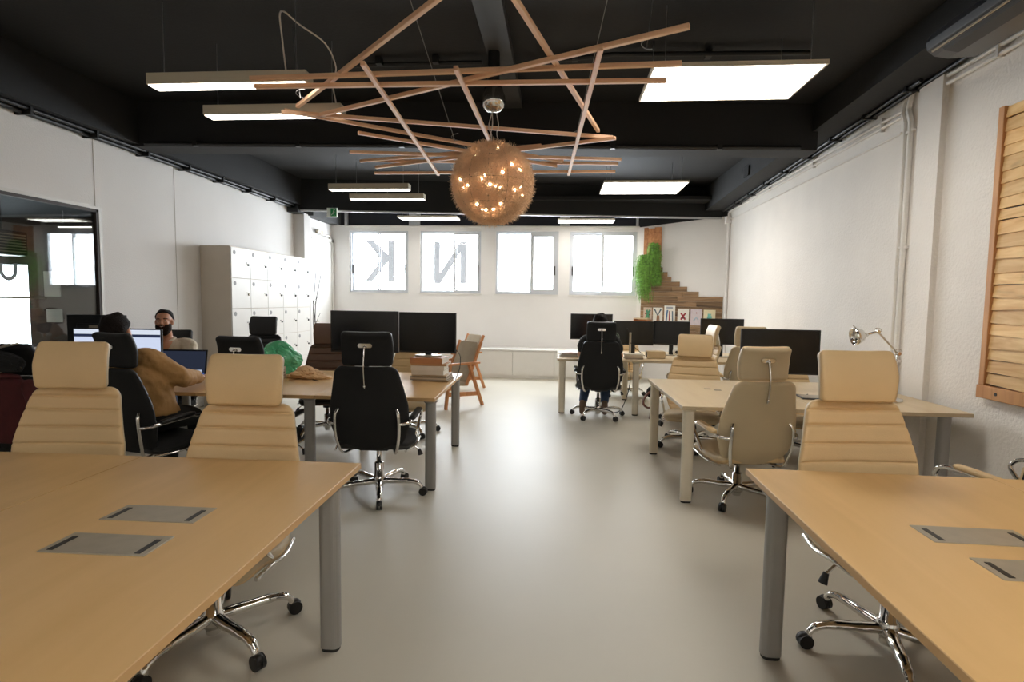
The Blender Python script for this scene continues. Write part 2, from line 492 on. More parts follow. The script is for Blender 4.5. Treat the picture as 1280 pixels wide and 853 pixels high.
def pane(g, x0, x1, z0, z1, y, f=.045, d=.04):
    g.span((x0, y - d / 2, z0), (x0 + f, y + d / 2, z1)); g.span((x1 - f, y - d / 2, z0), (x1, y + d / 2, z1))
    g.span((x0 + f, y - d / 2, z0), (x1 - f, y + d / 2, z0 + f)); g.span((x0 + f, y - d / 2, z1 - f), (x1 - f, y + d / 2, z1))
for i, (a, b) in enumerate(WIN):
    w = struct(link('window_%d' % (i + 1), None, None, (0, 0, 0)))
    f = G(); y = YB + .07
    # outer frame
    pane(f, a, b, WZ0, WZ1, y, .035, .1)
    f.build('window_frame', MT['alu'], w)
    mid = (a + b) / 2 + (.1 if i in (1, 2) else .0)
    for x0, x1, dy in ((a + .035, mid + .03, .02), (mid - .03, b - .035, -.025)):
        s = G(); pane(s, x0, x1, WZ0 + .035, WZ1 - .035, y + dy, (.028, .034, .07, .045)[i] if dy < 0 or i in (0, 3) else .022, .03)
        so = s.build('sash', MT['alu'], w)
        q = G(); q.span((x0 + .03, y + dy - .003, WZ0 + .06), (x1 - .03, y + dy + .003, WZ1 - .06)); q.build('glass_pane', MT['glass'], so)
        if dy < 0 or i in (0, 3):
            hx = x1 - .03 if dy < 0 else x0 + .025
            h = G(); h.span((hx - .012, y + dy - .04, 2.02), (hx + .012, y + dy - .015, 2.2), bev=.004); h.build('window_handle', MT['dark'], so)
    s = G(); s.span((a - .02, YB - .02, WZ0 - .03), (b + .02, YB + .1, WZ0)); s.build('window_sill', MT['white'], w)

# letters on the glass, mirrored as seen from inside
def letter(name, polys, ox, oz, label, s=1.0):
    g = G()
    M = Matrix.Translation((ox, YB + .135, oz)) @ Matrix.Rotation(rad(90), 4, 'X')
    for p in polys: g.add([M @ Vector((x * s, y * s, 0)) for x, y in p], [tuple(range(len(p)))])
    o = g.build(name, MT['vinyl']); tag(o, label, 'letter', 'letters on the windows'); return o
h, t = .86, .13
letter('window_letter', [[(.50, 0), (.63, 0), (.63, h), (.50, h), (.50, .56), (.17, h), (0, h), (.36, .455), (0, 0), (.165, 0), (.45, .36), (.50, .40)]], -4.05, 1.86, 'grey mirrored letter K stuck on the first window beside the door')
letter('window_letter', [[(0, 0), (.14, 0), (.55, h - .22), (.55, 0), (.68, 0), (.68, h), (.54, h), (.13, .22), (.13, h), (0, h)]], -2.58, 1.83, 'grey mirrored letter N stuck on the second window')

# door in the left corner
dr = struct(link('door_1', None)); dg = G()
DX = -4.70
g = G(); g.span((XL, 9.99, 0), (DX, YB, 3.02)); struct(g.build('wall_door', MT['wall']))
dg.span((DX, 10.12, 0), (DX + .03, 11.1, 2.62), bev=.004); dg.build('door_leaf', MT['white'], dr)
fr = G()
for y in (10.06, 11.1): fr.span((DX, y, 0), (DX + .045, y + .07, 2.7))
fr.span((DX, 10.06, 2.63), (DX + .045, 11.17, 2.70)); fr.build('door_frame', MT['white'], dr)
c = G(); c.span((DX + .03, 10.35, 2.74), (DX + .09, 10.6, 2.8), bev=.01); c.tube([(DX + .08, 10.45, 2.74), (DX + .16, 10.7, 2.72), (DX + .05, 10.95, 2.7)], .012, n=6); c.build('door_closer', MT['satin'], dr)
c = G(); c.tube([(DX + .03, 10.25, 1.05), (DX + .08, 10.25, 1.05), (DX + .08, 10.37, 1.05)], .011, n=8); c.build('door_handle', MT['satin'], dr)
g = G(); g.span((XL, 9.74, 0), (-4.60, 9.99, 3.02)); struct(g.build('trim_17', mat('grey pilaster paint', (206, 203, 199), .8, var=.02)))

# angled wall beside the far corner with dark upper part
A, B = Vector((1.55, 11.19, 0)), Vector((3.035, 10.42, 0))
u = (B - A).normalized(); nrm = Vector((u.y, -u.x, 0))     # towards the room
ANG = Matrix((u, Vector((0, 0, 1)), nrm)).transposed().to_4x4(); ANG.translation = A   # local: x along, y up, z out of the wall
LW = (B - A).length
g = G(); g.prism([(0, 0), (LW, 0), (LW, 3.08), (0, 2.97)], -.1, 0, M=ANG); struct(g.build('wall_angled', MT['wall']))
g = G(); g.prism([(0, 2.97), (LW, 3.08), (LW, 3.5), (0, 3.5)], -.1, .01, M=ANG); struct(g.build('wall_angled_upper', MT['black']))

# ------------------------------------------------------------------ meeting room behind the glass
wf = struct(link('window_5', None))
g = G()
for a, b in (((XL - .05, GY0, GZ1 - .03), (XL + .008, GY1, GZ1)), ((XL - .05, GY1 - .03, GZ0), (XL + .008, GY1, GZ1)), ((XL - .05, GY0, GZ0), (XL + .008, GY1, GZ0 + .02))): g.span(a, b)
g.build('window_frame', MT['jamb'], wf)
g = G(); g.span((XL - .02, GY0, GZ0 + .02), (XL - .012, GY1 - .03, GZ1 - .03)); g.build('glass_pane', MT['tglass'], wf)
g = G(); g.span((XL - .1, GY0, GZ0 - .03), (XL + .03, GY1 + .02, GZ0)); g.build('window_sill', MT['white'], wf)
g = G(); g.span((XL, GY1, GZ0), (XL + .012, GY1 + .035, GZ1 + .03)); g.span((XL, GY0, GZ1), (XL + .012, GY1, GZ1 + .03)); g.build('casing', MT['white'], wf)
EY = 8.2
g = G()
OP = [(-9.5, -8.43, .35, 2.0), (-7.8, -6.9, 1.62, 2.43)]
g.span((-9.9, EY, 0), (-9.5, EY + .15, 2.7)); g.span((-9.5, EY, 2.0), (-8.43, EY + .15, 2.7)); g.span((-9.5, EY, 0), (-8.43, EY + .15, .35))
g.span((-8.43, EY, 0), (-7.8, EY + .15, 2.7)); g.span((-7.8, EY, 0), (-6.9, EY + .15, 1.62)); g.span((-7.8, EY, 2.43), (-6.9, EY + .15, 2.7)); g.span((-6.9, EY, 0), (XL - .05, EY + .15, 2.7))
struct(g.build('wall_meeting_end', MT['brown']))
g = G(); g.span((-9.98, Y0, 0), (-9.9, 8.35, 2.8)); struct(g.build('wall_meeting_far', MT['wall']))
g = G(); g.span((-9.98, Y0, 2.7), (XL - .05, EY + .15, 2.8)); struct(g.build('ceiling_meeting', mat('meeting ceiling', (58, 62, 66), .8)))
for i, (a, b, z0, z1) in enumerate(OP):
    w = struct(link('window_%d' % (6 + i), None))
    f = G(); pane(f, a, b, z0, z1, EY + .05, .04, .08)
    if i: f.span((-7.42, EY + .0, z0), (-7.35, EY + .08, z1))
    f.build('window_frame', MT['dark'], w)
    q = G(); q.span((a + .04, EY + .06, z0 + .04), (b - .04, EY + .066, z1 - .04)); q.build('glass_pane', MT['glass'], w)
g = G(); g.add([(-7.8, EY + .1, 1.62), (-6.9, EY + .1, 1.62), (-6.9, EY + .1, 2.43), (-7.8, EY + .1, 2.43)], [(0, 1, 2, 3)])  # translucent sheet added outside the pane to hold down the sky's brightness
tag(g.build('dimming_sheet', vinyl('pale dimming film', (214, 224, 232), .065)), 'pale translucent sheet added behind the meeting room window to dim it', 'dimming sheet')
g = G()
arc = [(-.16 * cos(t), -.16 * sin(t)) for t in [pi * k / 12 for k in range(13)]]
pin = [(-.09 * cos(t), -.09 * sin(t)) for t in [pi * k / 12 for k in range(13)]]
M = Matrix.Translation((-8.78, EY - .012, 1.86)) @ Matrix.Rotation(rad(90), 4, 'X')
g.prism([(-.16, .12)] + arc + [(.16, .12), (.09, .12)] + pin[::-1] + [(-.09, .12)], 0, .002, M=M)
tag(g.build('window_letter', mat('meeting vinyl', (176, 182, 190), .7, var=0)), 'grey letter U on the bright window inside the glazed meeting room', 'letter')
g = G(); g.span((-9.6, EY - .3, 1.42), (-8.15, EY, 1.46)); tag(g.build('wall_shelf', MT['canvas']), 'long pale wall shelf on the end wall behind the glass', 'shelf')
for lab, a, b in (('larger white sheet pinned on dark wall inside the meeting room', (-8.18, EY - .012, 1.46), (-7.9, EY, 1.86)), ('smaller white sheet pinned low on dark wall inside the meeting room', (-8.16, EY - .012, 1.05), (-7.88, EY, 1.26))):
    g = G(); g.span(a, b, bev=.003); tag(g.build('pinned_sheet', MT['paper']), lab, 'paper', 'sheets pinned in the meeting room')
t = thing('projector', 'dark slatted projector hanging behind the meeting room glass', 'projector', (-6.85, 6.3, 2.12))
g = G(); g.box((0, 0, 0), (.34, .4, .3), bev=.02); g.build('body', MT['dark'], t)
g = G()
for k in range(7): g.box((.172, 0, -.11 + k * .035), (.006, .34, .014))
g.build('vent_grille', MT['satin'], t)
g = G(); g.cyl((0, 0, .15), (0, 0, .6), .025); g.build('ceiling_mount', MT['dark'], t)
t = thing('pendant_strip_lamp', 'thin warm strip lamp inside the glazed meeting room', 'lamp', (-6.75, 7.4, 2.48))
g = G(); g.box((0, 0, 0), (.75, .05, .05), bev=.005); g.build('housing', MT['dark'], t)
g = G(); g.box((0, 0, -.028), (.73, .04, .006)); g.build('diffuser', MT['lampd'], t)
for q in (-.3, .3):
    g = G(); g.cyl((q, 0, .02), (q, 0, .2), .004, 6); g.build('suspension_wire', MT['steelwire'], t)

# ------------------------------------------------------------------ lights
def lamp(x0, x1, y, z, label, wires=True):
    t = thing('linear_pendant_lamp', label, 'lamp', ((x0 + x1) / 2, y, z), 0, 'linear pendant lamps')
    L = x1 - x0
    g = G(); g.span((-L / 2, -.065, .006), (L / 2, .065, .085), bev=.004); g.build('housing', MT['lampbody'], t)
    g = G(); g.span((-L / 2 + .012, -.055, 0), (L / 2 - .012, .055, .006)); g.build('diffuser', MT['lampd'], t)
    for s in (-1, 1):
        g = G(); g.cyl((s * L * .42, 0, .085), (s * L * .42, 0, ZC - z), .003, 6); g.build('suspension_wire', MT['steelwire'], t)
    return t
lamp(-2.97, -1.79, 3.90, 3.0, 'nearest of the four linear lamps, batten ends crossing its right part')
lamp(-2.98, -1.80, 4.55, 3.0, 'linear lamp just behind the nearest one, its end behind the batten tips')
lamp(-3.22, -2.08, 7.62, 3.0, 'linear lamp hanging past the cross beam, upper of the far pair')
lamp(-3.2, -2.05, 8.35, 3.0, 'linear lamp hanging past the cross beam, lower of the far pair')
lamp(-3.0, -1.8, .4, 3.0, 'linear lamp hanging over the near wooden tables')

def panel(x0, x1, y0, y1, z, label):
    t = thing('ceiling_light_panel', label, 'lamp', ((x0 + x1) / 2, (y0 + y1) / 2, z), 0, 'ceiling light panels')
    w, d = x1 - x0, y1 - y0
    g = G(); pane_h(g, w, d); g.build('panel_frame', MT['whitemetal'], t)
    g = G(); g.span((-w / 2 + .012, -d / 2 + .012, .002), (w / 2 - .012, d / 2 - .012, .01)); g.build('diffuser', MT['panel'], t)
    for sx in (-1, 1):
        for sy in (-1, 1):
            g = G(); g.cyl((sx * w * .42, sy * d * .4, .03), (sx * w * .42, sy * d * .4, (3.3 if y0 > 9.9 else ZC) - z), .003, 6); g.build('suspension_wire', MT['steelwire'], t)
def pane_h(g, w, d, f=.014, h=.03):
    for a, b in (((-w / 2, -d / 2, 0), (w / 2, -d / 2 + f, h)), ((-w / 2, d / 2 - f, 0), (w / 2, d / 2, h)), ((-w / 2, -d / 2 + f, 0), (-w / 2 + f, d / 2 - f, h)), ((w / 2 - f, -d / 2 + f, 0), (w / 2, d / 2 - f, h)), ((-w / 2 + f, -d / 2 + f, h - .006), (w / 2 - f, d / 2 - f, h))): g.span(a, b)
panel(.63, 1.82, 4.08, 4.76, 3.15, 'large glowing ceiling panel crossed by two batten ends, over the white tables')
panel(.6, 1.76, 7.88, 8.72, 3.15, 'glowing ceiling panel in the bay behind the cross beam')
panel(-.04, 1.0, 10.3, 10.72, 2.985, 'narrow glowing panel above the third and fourth windows')
panel(-2.96, -1.87, 9.98, 10.4, 2.985, 'narrow glowing panel above the second window')
panel(.6, 1.8, .2, .88, 3.15, 'ceiling panel over the near table on the slatted art side')
panel(.6, 1.8, -2.6, -1.92, 3.15, 'ceiling panel at the room end opposite the windows, right wall side')
panel(-3.2, -2.0, -2.2, -1.52, 3.15, 'ceiling panel at the room end opposite the windows, glazed side')

# exit sign
t = thing('exit_sign', 'small green and white exit sign hanging above the door', 'sign', (-4.0, 9.56, 3.0))
g = G(); g.span((-.09, -.02, -.08), (.09, .02, .08), bev=.004); g.build('sign_box', MT['signw'], t)
g = G(); g.span((-.02, -.024, -.07), (.085, -.02, .07)); g.build('green_field', MT['sign'], t)
g = G(); g.ball((.045, -.026, .045), .014, 8); g.beam((.04, -.026, .03), (.025, -.026, -.01), .022, .004); g.beam((.025, -.026, -.01), (.05, -.026, -.055), .013, .004); g.beam((.025, -.026, -.01), (-.005, -.026, -.05), .013, .004); g.beam((.035, -.026, .025), (.065, -.026, 0), .01, .004)
g.build('running_figure', MT['signw'], t)
g = G(); g.cyl((0, 0, .08), (0, 0, .14), .008, 8); g.build('hanger', MT['dark'], t)

# air conditioner under the ceiling
t = thing('air_conditioner', 'long dark grey air conditioner mounted high beside the right wall pilaster', 'air conditioner', (0, 0, 0))
prof = [(2.615, 3.25), (2.40, 3.245), (2.33, 3.22), (2.305, 3.17), (2.315, 3.125), (2.36, 3.09), (2.44, 3.075), (2.615, 3.085)]
g = G(); g.loft([[Vector((x, y, z)) for x, z in prof] for y in (2.75, 3.86)], smooth=False); g.build('housing', MT['darkgrey'], t)
g = G(); g.prism([(2.345, 3.10), (2.36, 3.085), (2.44, 3.07), (2.44, 3.076)], 2.85, 3.76, M=Matrix(((1, 0, 0, 0), (0, 0, 1, 0), (0, 1, 0, 0), (0, 0, 0, 1)))); g.build('air_flap', MT['blackpl'], t)
g = G(); g.span((2.318, 2.8, 3.10), (2.328, 3.82, 3.11)); g.build('chrome_strip', MT['satin'], t)
g = G(); g.span((2.4, 3.05, 3.25), (2.6, 3.42, 3.56), bev=.01); g.build('connection_box', MT['white'], t)
# ------------------------------------------------------------------ office chairs
def interp(tab, x):
    if x <= tab[0][0]: return tab[0][1]
    for (a, b), (c, d) in zip(tab, tab[1:]):
        if x <= c:
            t = (x - a) / (c - a); t = t * t * (3 - 2 * t) if False else t
            return b + (d - b) * t
    return tab[-1][1]

def cushion(spine, width, thick, seams=(), rc=.05, wrap=.03, nr=28, N=70, e=.45, rib=.3, dome=0.0, end_round=.02):
    """padded panel swept along a spine in the y-z plane; the front is the side of +n; faces with m=1 are the back"""
    P = smooth_path([(0, y, z) for y, z in spine], 14)
    # resample by length
    L = [0]
    for a, b in zip(P, P[1:]): L.append(L[-1] + (b - a).length)
    T = L[-1]
    ts = sorted(set([T * i / N for i in range(N + 1)] + [end_round * (1 - cos(pi / 2 * k / 5)) for k in range(6)] + [T - end_round * (1 - cos(pi / 2 * k / 5)) for k in range(6)]
                    + [max(0, min(T, s * T + d)) for s in seams for d in (-.009, -.005, -.002, 0, .002, .005, .009)]))
    g = G(); rings = []
    for t in ts:
        j = max(i for i in range(len(L)) if L[i] <= t + 1e-9); j = min(j, len(P) - 2)
        f = (t - L[j]) / max(1e-9, L[j + 1] - L[j])
        c = P[j].lerp(P[j + 1], f); tg = (P[j + 1] - P[j]).normalized()
        n = Vector((0, tg.z, -tg.y))
        w = interp(width, t / T)
        d = min(t, T - t)
        if d < rc: w -= rc - sqrt(max(0, rc * rc - (rc - d) ** 2))
        th = thick
        if d < end_round: th *= sqrt(max(.02, 1 - (1 - d / end_round) ** 2))
        rb = 1.0
        for s in seams:
            q = abs(t - s * T)
            rb -= rib * math.exp(-(q / .006) ** 2)
        gap = [s * T for s in seams]
        ring = []
        for k in range(nr):
            a = 2 * pi * k / nr
            x = w * sgn_pow(cos(a), e)
            o = th * sgn_pow(sin(a), e)
            if o > 0:
                o = o * rb + dome * (1 - (x / max(w, 1e-4)) ** 2)
            ring.append(c + Vector((x, 0, 0)) + n * (o + wrap * (x / .27) ** 2))
        rings.append(ring)
    n = nr
    vs = [p for r in rings for p in r]
    fr, bk = [], []
    for i in range(len(rings) - 1):
        for k in range(n):
            l = (k + 1) % n
            (fr if k < n // 2 else bk).append((i * n + k, i * n + l, (i + 1) * n + l, (i + 1) * n + k))
    fr.append(tuple(range(n))[::-1]); fr.append(tuple((len(rings) - 1) * n + k for k in range(n)))
    g.v = [tuple(v) for v in vs]; g.f = fr + bk; g.s = [True] * len(g.f); g.m = [0] * len(fr) + [1] * len(bk); g.tone = [.5] * len(g.f)
    return g

CH = {}
def chair_meshes(kind):
    if kind in CH: return CH[kind]
    front, back = {'cream': (MT['cream'], MT['creamb']), 'black': (MT['blackl'], MT['blackf']), 'brown': (MT['brownl'], MT['blackl']),
                   'duo': (MT['cream'], MT['blackf'])}[kind]
    d = {}
    bw = [(0, .205), (.14, .255), (.32, .288), (.55, .282), (.8, .245), (1, .215)]
    d['backrest'] = cushion([(-.165, .385), (-.222, .50), (-.252, .64), (-.272, .79), (-.305, .93), (-.328, 1.008)], bw, .026, [.16, .29, .42, .55, .68, .81, .92], .06, .035, rib=.42).mesh('backrest', [front, back])
    d['headrest'] = cushion([(-.274, 1.008), (-.271, 1.05), (-.272, 1.12), (-.288, 1.19), (-.315, 1.245)], [(0, .178), (.5, .185), (1, .176)], .032, [], .03, .03, N=26, end_round=.018).mesh('headrest', [front, back])
    d['seat'] = cushion([(-.2, .435), (-.14, .427), (0, .433), (.14, .447), (.21, .44), (.255, .40)], [(0, .255), (.4, .288), (1, .27)], .036, [.2, .36, .52, .68, .84], .07, .02, rib=.3).mesh('seat', [front, back])
    for q, nm in ((-1, 'L'), (1, 'R')):
        g = G(); g.tube(smooth_path([(q * .255, -.2, .385), (q * .288, -.05, .385), (q * .29, .1, .40), (q * .282, .2, .395)], 5), .009, 8)
        d['seat_rail' + nm] = g.mesh('seat_rail', MT['chrome'])
    # headrest bracket
    g = G()
    g.loft([[Vector((x, y, 1.155 + z)) for x, z in rounded_rect(.1, .03, .0149)] for y in (-.308, -.325)], smooth=False)
    g.tube(smooth_path([(0, -.327, 1.16), (0, -.341, 1.10), (0, -.357, 1.02), (0, -.348, .93), (0, -.330, .86)], 5), .012, 8, flat=.45)
    for z, y in ((1.145, -.333), (.875, -.336)): g.ball((0, y - .004, z), .011, 8)
    d['headrest_bracket'] = g.mesh('headrest_bracket', MT['chrome'])
    for s, nm in ((-1, 'L'), (1, 'R')):
        g = G()   # strip up the back, bent below the seat
        g.tube(smooth_path([(s * .21, -.272, .70), (s * .225, -.292, .66), (s * .228, -.285, .55), (s * .215, -.262, .45), (s * .19, -.225, .375), (s * .15, -.1, .375)], 5), .0125, 8, flat=.7)
        g.tube([(s * .227, -.285, .60), (s * .26, -.28, .60), (s * .287, -.24, .602)], .012, 8)
        d['back_bar' + nm] = g.mesh('back_bar', MT['chrome'])
        g = G()
        g.tube(smooth_path([(s * .285, -.25, .60), (s * .296, -.2, .61), (s * .300, -.05, .62), (s * .300, .08, .627), (s * .297, .16, .615), (s * .29, .195, .57), (s * .282, .16, .52), (s * .275, .06, .42)], 5), .0125, 10)
        d['armrest' + nm] = g.mesh('armrest', MT['chrome'])
        g = G()
        g.loft([[Vector((s * .300, y, z + .012)) + Vector((a, 0, b)) for a, b in rounded_rect(.05 * q, .03 * q, .0145 * q)] for y, z, q in ((-.185, .613, .7), (-.17, .614, 1), (-.05, .625, 1), (.07, .632, 1), (.085, .632, .7))])
        d['pad' + nm] = g.mesh('arm_pad', front)
    g = G(); g.span((-.11, -.13, .36), (.11, .11, .40), bev=.012); g.span((-.17, -.03, .385), (.17, .01, .405), bev=.006)
    g.cyl((0, .035, .33), (0, .035, .37), .045)
    d['tilt_mechanism'] = g.mesh('tilt_mechanism', MT['blackpl'])
    g = G(); g.tube([(.1, .03, .375), (.25, .05, .37), (.30, .06, .33)], .007, 8); d['tilt_lever'] = g.mesh('tilt_lever', MT['chrome'])
    g = G(); g.tube([(.30, .06, .335), (.315, .062, .29)], [.012, .02], 10); d['knob'] = g.mesh('knob', MT['blackpl'])
    g = G(); g.lathe([(.03, .035), (.032, .07), (.046, .075), (.046, .135), (.036, .14), (.036, .235), (.03, .24), (.02, .245), (.02, .36)], 18); d['gas_lift'] = g.mesh('gas_lift', MT['chrome'])
    g = G()
    g.tube(smooth_path([(.02, 0, .105), (.12, 0, .105), (.22, 0, .108), (.29, 0, .10), (.325, 0, .075), (.332, 0, .05)], 5), [.028] * 6 + [.025] * 6 + [.021] * 6 + [.017] * 8, 10, flat=.8)
    d['star_leg'] = g.mesh('star_leg', MT['chrome'])
    g = G()
    for sy in (-1, 1):
        g.tube([(.332 + .012, sy * .004, .031), (.332 + .012, sy * .021, .031)], .0305, 18)
    g.loft([[Vector((.332 + .012 + a, b, z)) for a, b in rounded_rect(.056 * q, .04 * q, .018 * q)] for z, q in ((.034, 1), (.054, .96), (.066, .5))])
    d['caster'] = g.mesh('caster', MT['blackpl'])
    CH[kind] = d
    return d

def chair(label, x, y, face, kind='cream', up=0.0, group=None, star=.3, name='office_chair', tilt=0.0, skip=()):
    """face: degrees, direction the sitter looks, 0 = away from the photographer, counter-clockwise"""
    d = chair_meshes(kind)
    t = thing(name, label, 'chair', (x, y, 0), rad(face), group)
    z = (0, 0, up)
    for part in ('seat', 'backrest', 'headrest', 'tilt_mechanism'):
        if part in skip: continue
        link(part, d[part], t, z)
    link('headrest_bracket', d['headrest_bracket'], t, z)
    for s in 'LR':
        link('back_bar', d['back_bar' + s], t, z); link('seat_rail', d['seat_rail' + s], t, z)
        a = link('armrest', d['armrest' + s], t, z); link('arm_pad', d['pad' + s], a)
    l = link('tilt_lever', d['tilt_lever'], t, z); link('knob', d['knob'], l)
    link('gas_lift', d['gas_lift'], t, (0, .035, 0)).scale = (1, 1, 1 + up / .36)
    for k in range(5):
        a = star + k * 2 * pi / 5
        leg = link('star_leg', d['star_leg'], t, (0, .035, 0), (0, 0, a)); link('caster', d['caster'], leg)
    return t

CC, BC = 'cream office chairs', 'black office chairs'
chair('cream chair facing out over the near table seam, farthest to the glazed wall', -2.48, 2.38, 186, 'cream', .0, CC, .2)
chair('cream chair facing out at the near table, nearer the aisle, green bag behind it', -1.475, 2.235, 182, 'cream', -.03, CC, -2.44)
chair('cream chair facing out behind the near table on the art wall side', 1.445, 2.455, 186, 'cream', .03, CC, -.09)
chair('chair with black back and chrome arm loops below the slatted wood panel', 2.45, 3.12, 20, 'duo', .0, None, .1)
chair('cream chair seen from behind at the white table, chrome bracket on its headrest', 1.40, 4.25, 10, 'cream', -.05, CC, 1.45)
chair('cream ribbed chair facing out behind the white table end with two small socket slots', 1.42, 5.86, 165, 'cream', -.095, CC, .5)
chair('cream chair tucked under the white table behind the nearer cream chair', 2.35, 5.75, 176, 'cream', -.1, CC, .9)
chair('cream chair seen from behind at the far desks, half hidden by the wide monitor', 2.36, 7.2, -4, 'cream', -.03, CC, .75)
chair('cream chair turned side-on, beside the wide monitor', 1.62, 6.93, 92, 'cream', -.02, CC, .7)
chair('black chair seen from behind at the wooden bench, centre aisle end', -1.345, 4.03, 3, 'black', .015, BC, -.05)
chair('brown ribbed chair facing out behind the wooden bench beside the two monitors', -2.55, 5.92, 196, 'brown', -.045, None, .8)
chair('black chair facing out in front of the lockers', -3.85, 6.67, 180, 'black', -.005, BC, .3)
chair('black chair seen from behind at the bench, before the green bag', -2.32, 4.17, -6, 'black', -.045, BC, .5)
chair('black chair holding the person in the tan jacket', -3.0, 3.85, -15, 'black', -.015, BC, .2)
chair('black chair draped with the maroon jacket', -4.14, 4.1, 4, 'black', -.13, BC, .6)
chair('black chair behind the smiling bearded man', -4.42, 5.85, 190, 'black', -.15, BC, .6)
chair('cream chair facing out behind the monitor on the stack of books', -1.66, 6.02, 180, 'cream', -.1, CC, -.2)
chair('black chair of the person at the far desk, seen from behind', .54, 7.17, 0, 'black', .0, BC, .32)
chair('cream chair with its base showing under the far desks, behind the white box', 1.06, 8.95, 176, 'cream', -.1, CC, .85)

# ------------------------------------------------------------------ tables
def leg_mesh(m):
    g = G()
    g.loft([[Vector((x, y, z)) for x, y in rounded_rect(.084, .062, .026, 5)] for z in (.015, .71)], smooth=False); k = g.mesh('leg', m)
    return k
LEGS = {}
def table(label, x0, x1, y0, y1, top, edge, legm, legs, origin, rot, flaps=(), slots=(), group=None, panel=False):
    """coordinates are local to origin/rot"""
    t = thing('table', label, 'table', (*origin, 0), rad(rot), group)
    H, T = .74, .028
    g = G()
    # top face 0, edges 1
    vs = [(x0, y0), (x1, y0), (x1, y1), (x0, y1)]
    g.span((x0, y0, H - T), (x1, y1, H), bev=.002, seg=1)
    n0 = len(g.f)
    g.m = [0 if abs((Vector(g.v[f[1]]) - Vector(g.v[f[0]])).cross(Vector(g.v[f[2]]) - Vector(g.v[f[0]])).normalized().z) > .9 else 1 for f in g.f]
    g.build('tabletop', [top, edge], t)
    for lx, ly in legs:
        if legm not in LEGS:
            LEGS[legm] = leg_mesh(legm)
            q = G(); q.loft([[Vector((x, y, z)) for x, y in rounded_rect(.08 * s, .058 * s, .025 * s, 5)] for z, s in ((0, .94), (.016, 1))], smooth=False)
            LEGS['foot'] = q.mesh('foot_cap', MT['rubber'])
            q = G(); q.loft([[Vector((x, y, z)) for x, y in rounded_rect(.12 * s, .09 * s, .03 * s, 5)] for z, s in ((.695, .75), (.712, 1))], smooth=False)
            LEGS['plate', legm] = q.mesh('top_plate', legm)
        l = link('leg', LEGS[legm], t, (lx, ly, 0)); link('foot_cap', LEGS['foot'], l); link('top_plate', LEGS['plate', legm], l)
    g = G()
    for y in (y0 + .3, y1 - .3): g.span((x0 + .1, y - .02, H - T - .035), (x1 - .1, y + .02, H - T - .004), bev=.003)
    for x in (x0 + .1, x1 - .1): g.span((x - .02, y0 + .3, H - T - .034), (x + .02, y1 - .3, H - T - .005), bev=.003)
    g.build('frame_rail', legm, t)
    for fx, fy, w, d in flaps:
        g = G(); g.span((fx - w / 2, fy - d / 2, H - .004), (fx + w / 2, fy + d / 2, H + .003), bev=.0015, seg=1); f = g.build('cable_flap', MT['satin'], t)
        for s in (-1, 1):
            g = G(); g.span((fx + s * (w / 2 - .03) - .009, fy - d / 2 + .012, H + .0025), (fx + s * (w / 2 - .03) + .009, fy + d / 2 - .03, H + .0042)); g.build('cable_slot', MT['blackpl'], f)
    for fx, fy in slots:
        g = G(); g.span((fx - .03, fy - .015, H - .004), (fx + .03, fy + .015, H + .002), bev=.003); g.build('socket_slot', MT['blackpl'], t)
    return t

W = MT['grey']
GT = 'wooden tables with grey legs'
t1 = table('near wooden table by the aisle with two cable flaps, grey leg at its corner', -1.045, 0, -1.6, 0, MT['maple'], MT['mapleedge'], W, [(-.055, -.24), (-.055, -1.5), (-.98, -1.5)], (-.89, 2.43), 1.4, [(-.49, -.66, .33, .135), (-.48, -.90, .33, .135)], (), GT)
t2 = table('near wooden table beyond the seam, under the farthest cream chair on the glazed side', -2.1, -1.05, -1.6, 0, MT['maple'], MT['mapleedge'], W, [(-1.11, -.24), (-2.0, -.24), (-2.0, -1.5)], (-.89, 2.43), 1.4, [(-1.55, -.62, .33, .135)], (), GT)
t3 = table('near wooden table beside the slatted art wall, grey leg towards the aisle', 0, 1.05, -1.6, 0, MT['maple'], MT['mapleedge'], W, [(.055, -.25), (.055, -1.5), (.97, -1.5)], (.875, 2.58), -.8, [(.52, -.68, .33, .135), (.55, -.92, .33, .135)], (), GT)
t4 = table('near wooden table against the slatted art wall', 1.053, 2.0, -1.6, 0, MT['maple'], MT['mapleedge'], W, [(1.11, -.25), (1.9, -.25), (1.9, -1.5)], (.875, 2.58), -.8, [], (), GT)
# bench in the middle, glazed side
o5, r5, w5 = (-.93, 4.13), 1.5, .95
labs = ['wooden bench end table carrying the book stack and two monitors', 'wooden bench table with the green plastic bag on it', 'wooden bench table under the laptop and lit monitor', 'wooden bench table by the glazed wall']
for k in range(4):
    lg = ([(-k * w5 - (.044 if k == 0 else .06), .06)] if k < 2 else []) + [(-k * w5 - .06, 1.38)] + ([(-k * w5 - .9, .06), (-k * w5 - .9, 1.38)] if k == 3 else [])
    table(labs[k], -(k + 1) * w5 + .003, -k * w5, 0, 1.46, MT['maple'], MT['mapleedge'], W, lg, o5, r5, (), [(-k * w5 - .5, .7)] if k == 1 else (), GT)
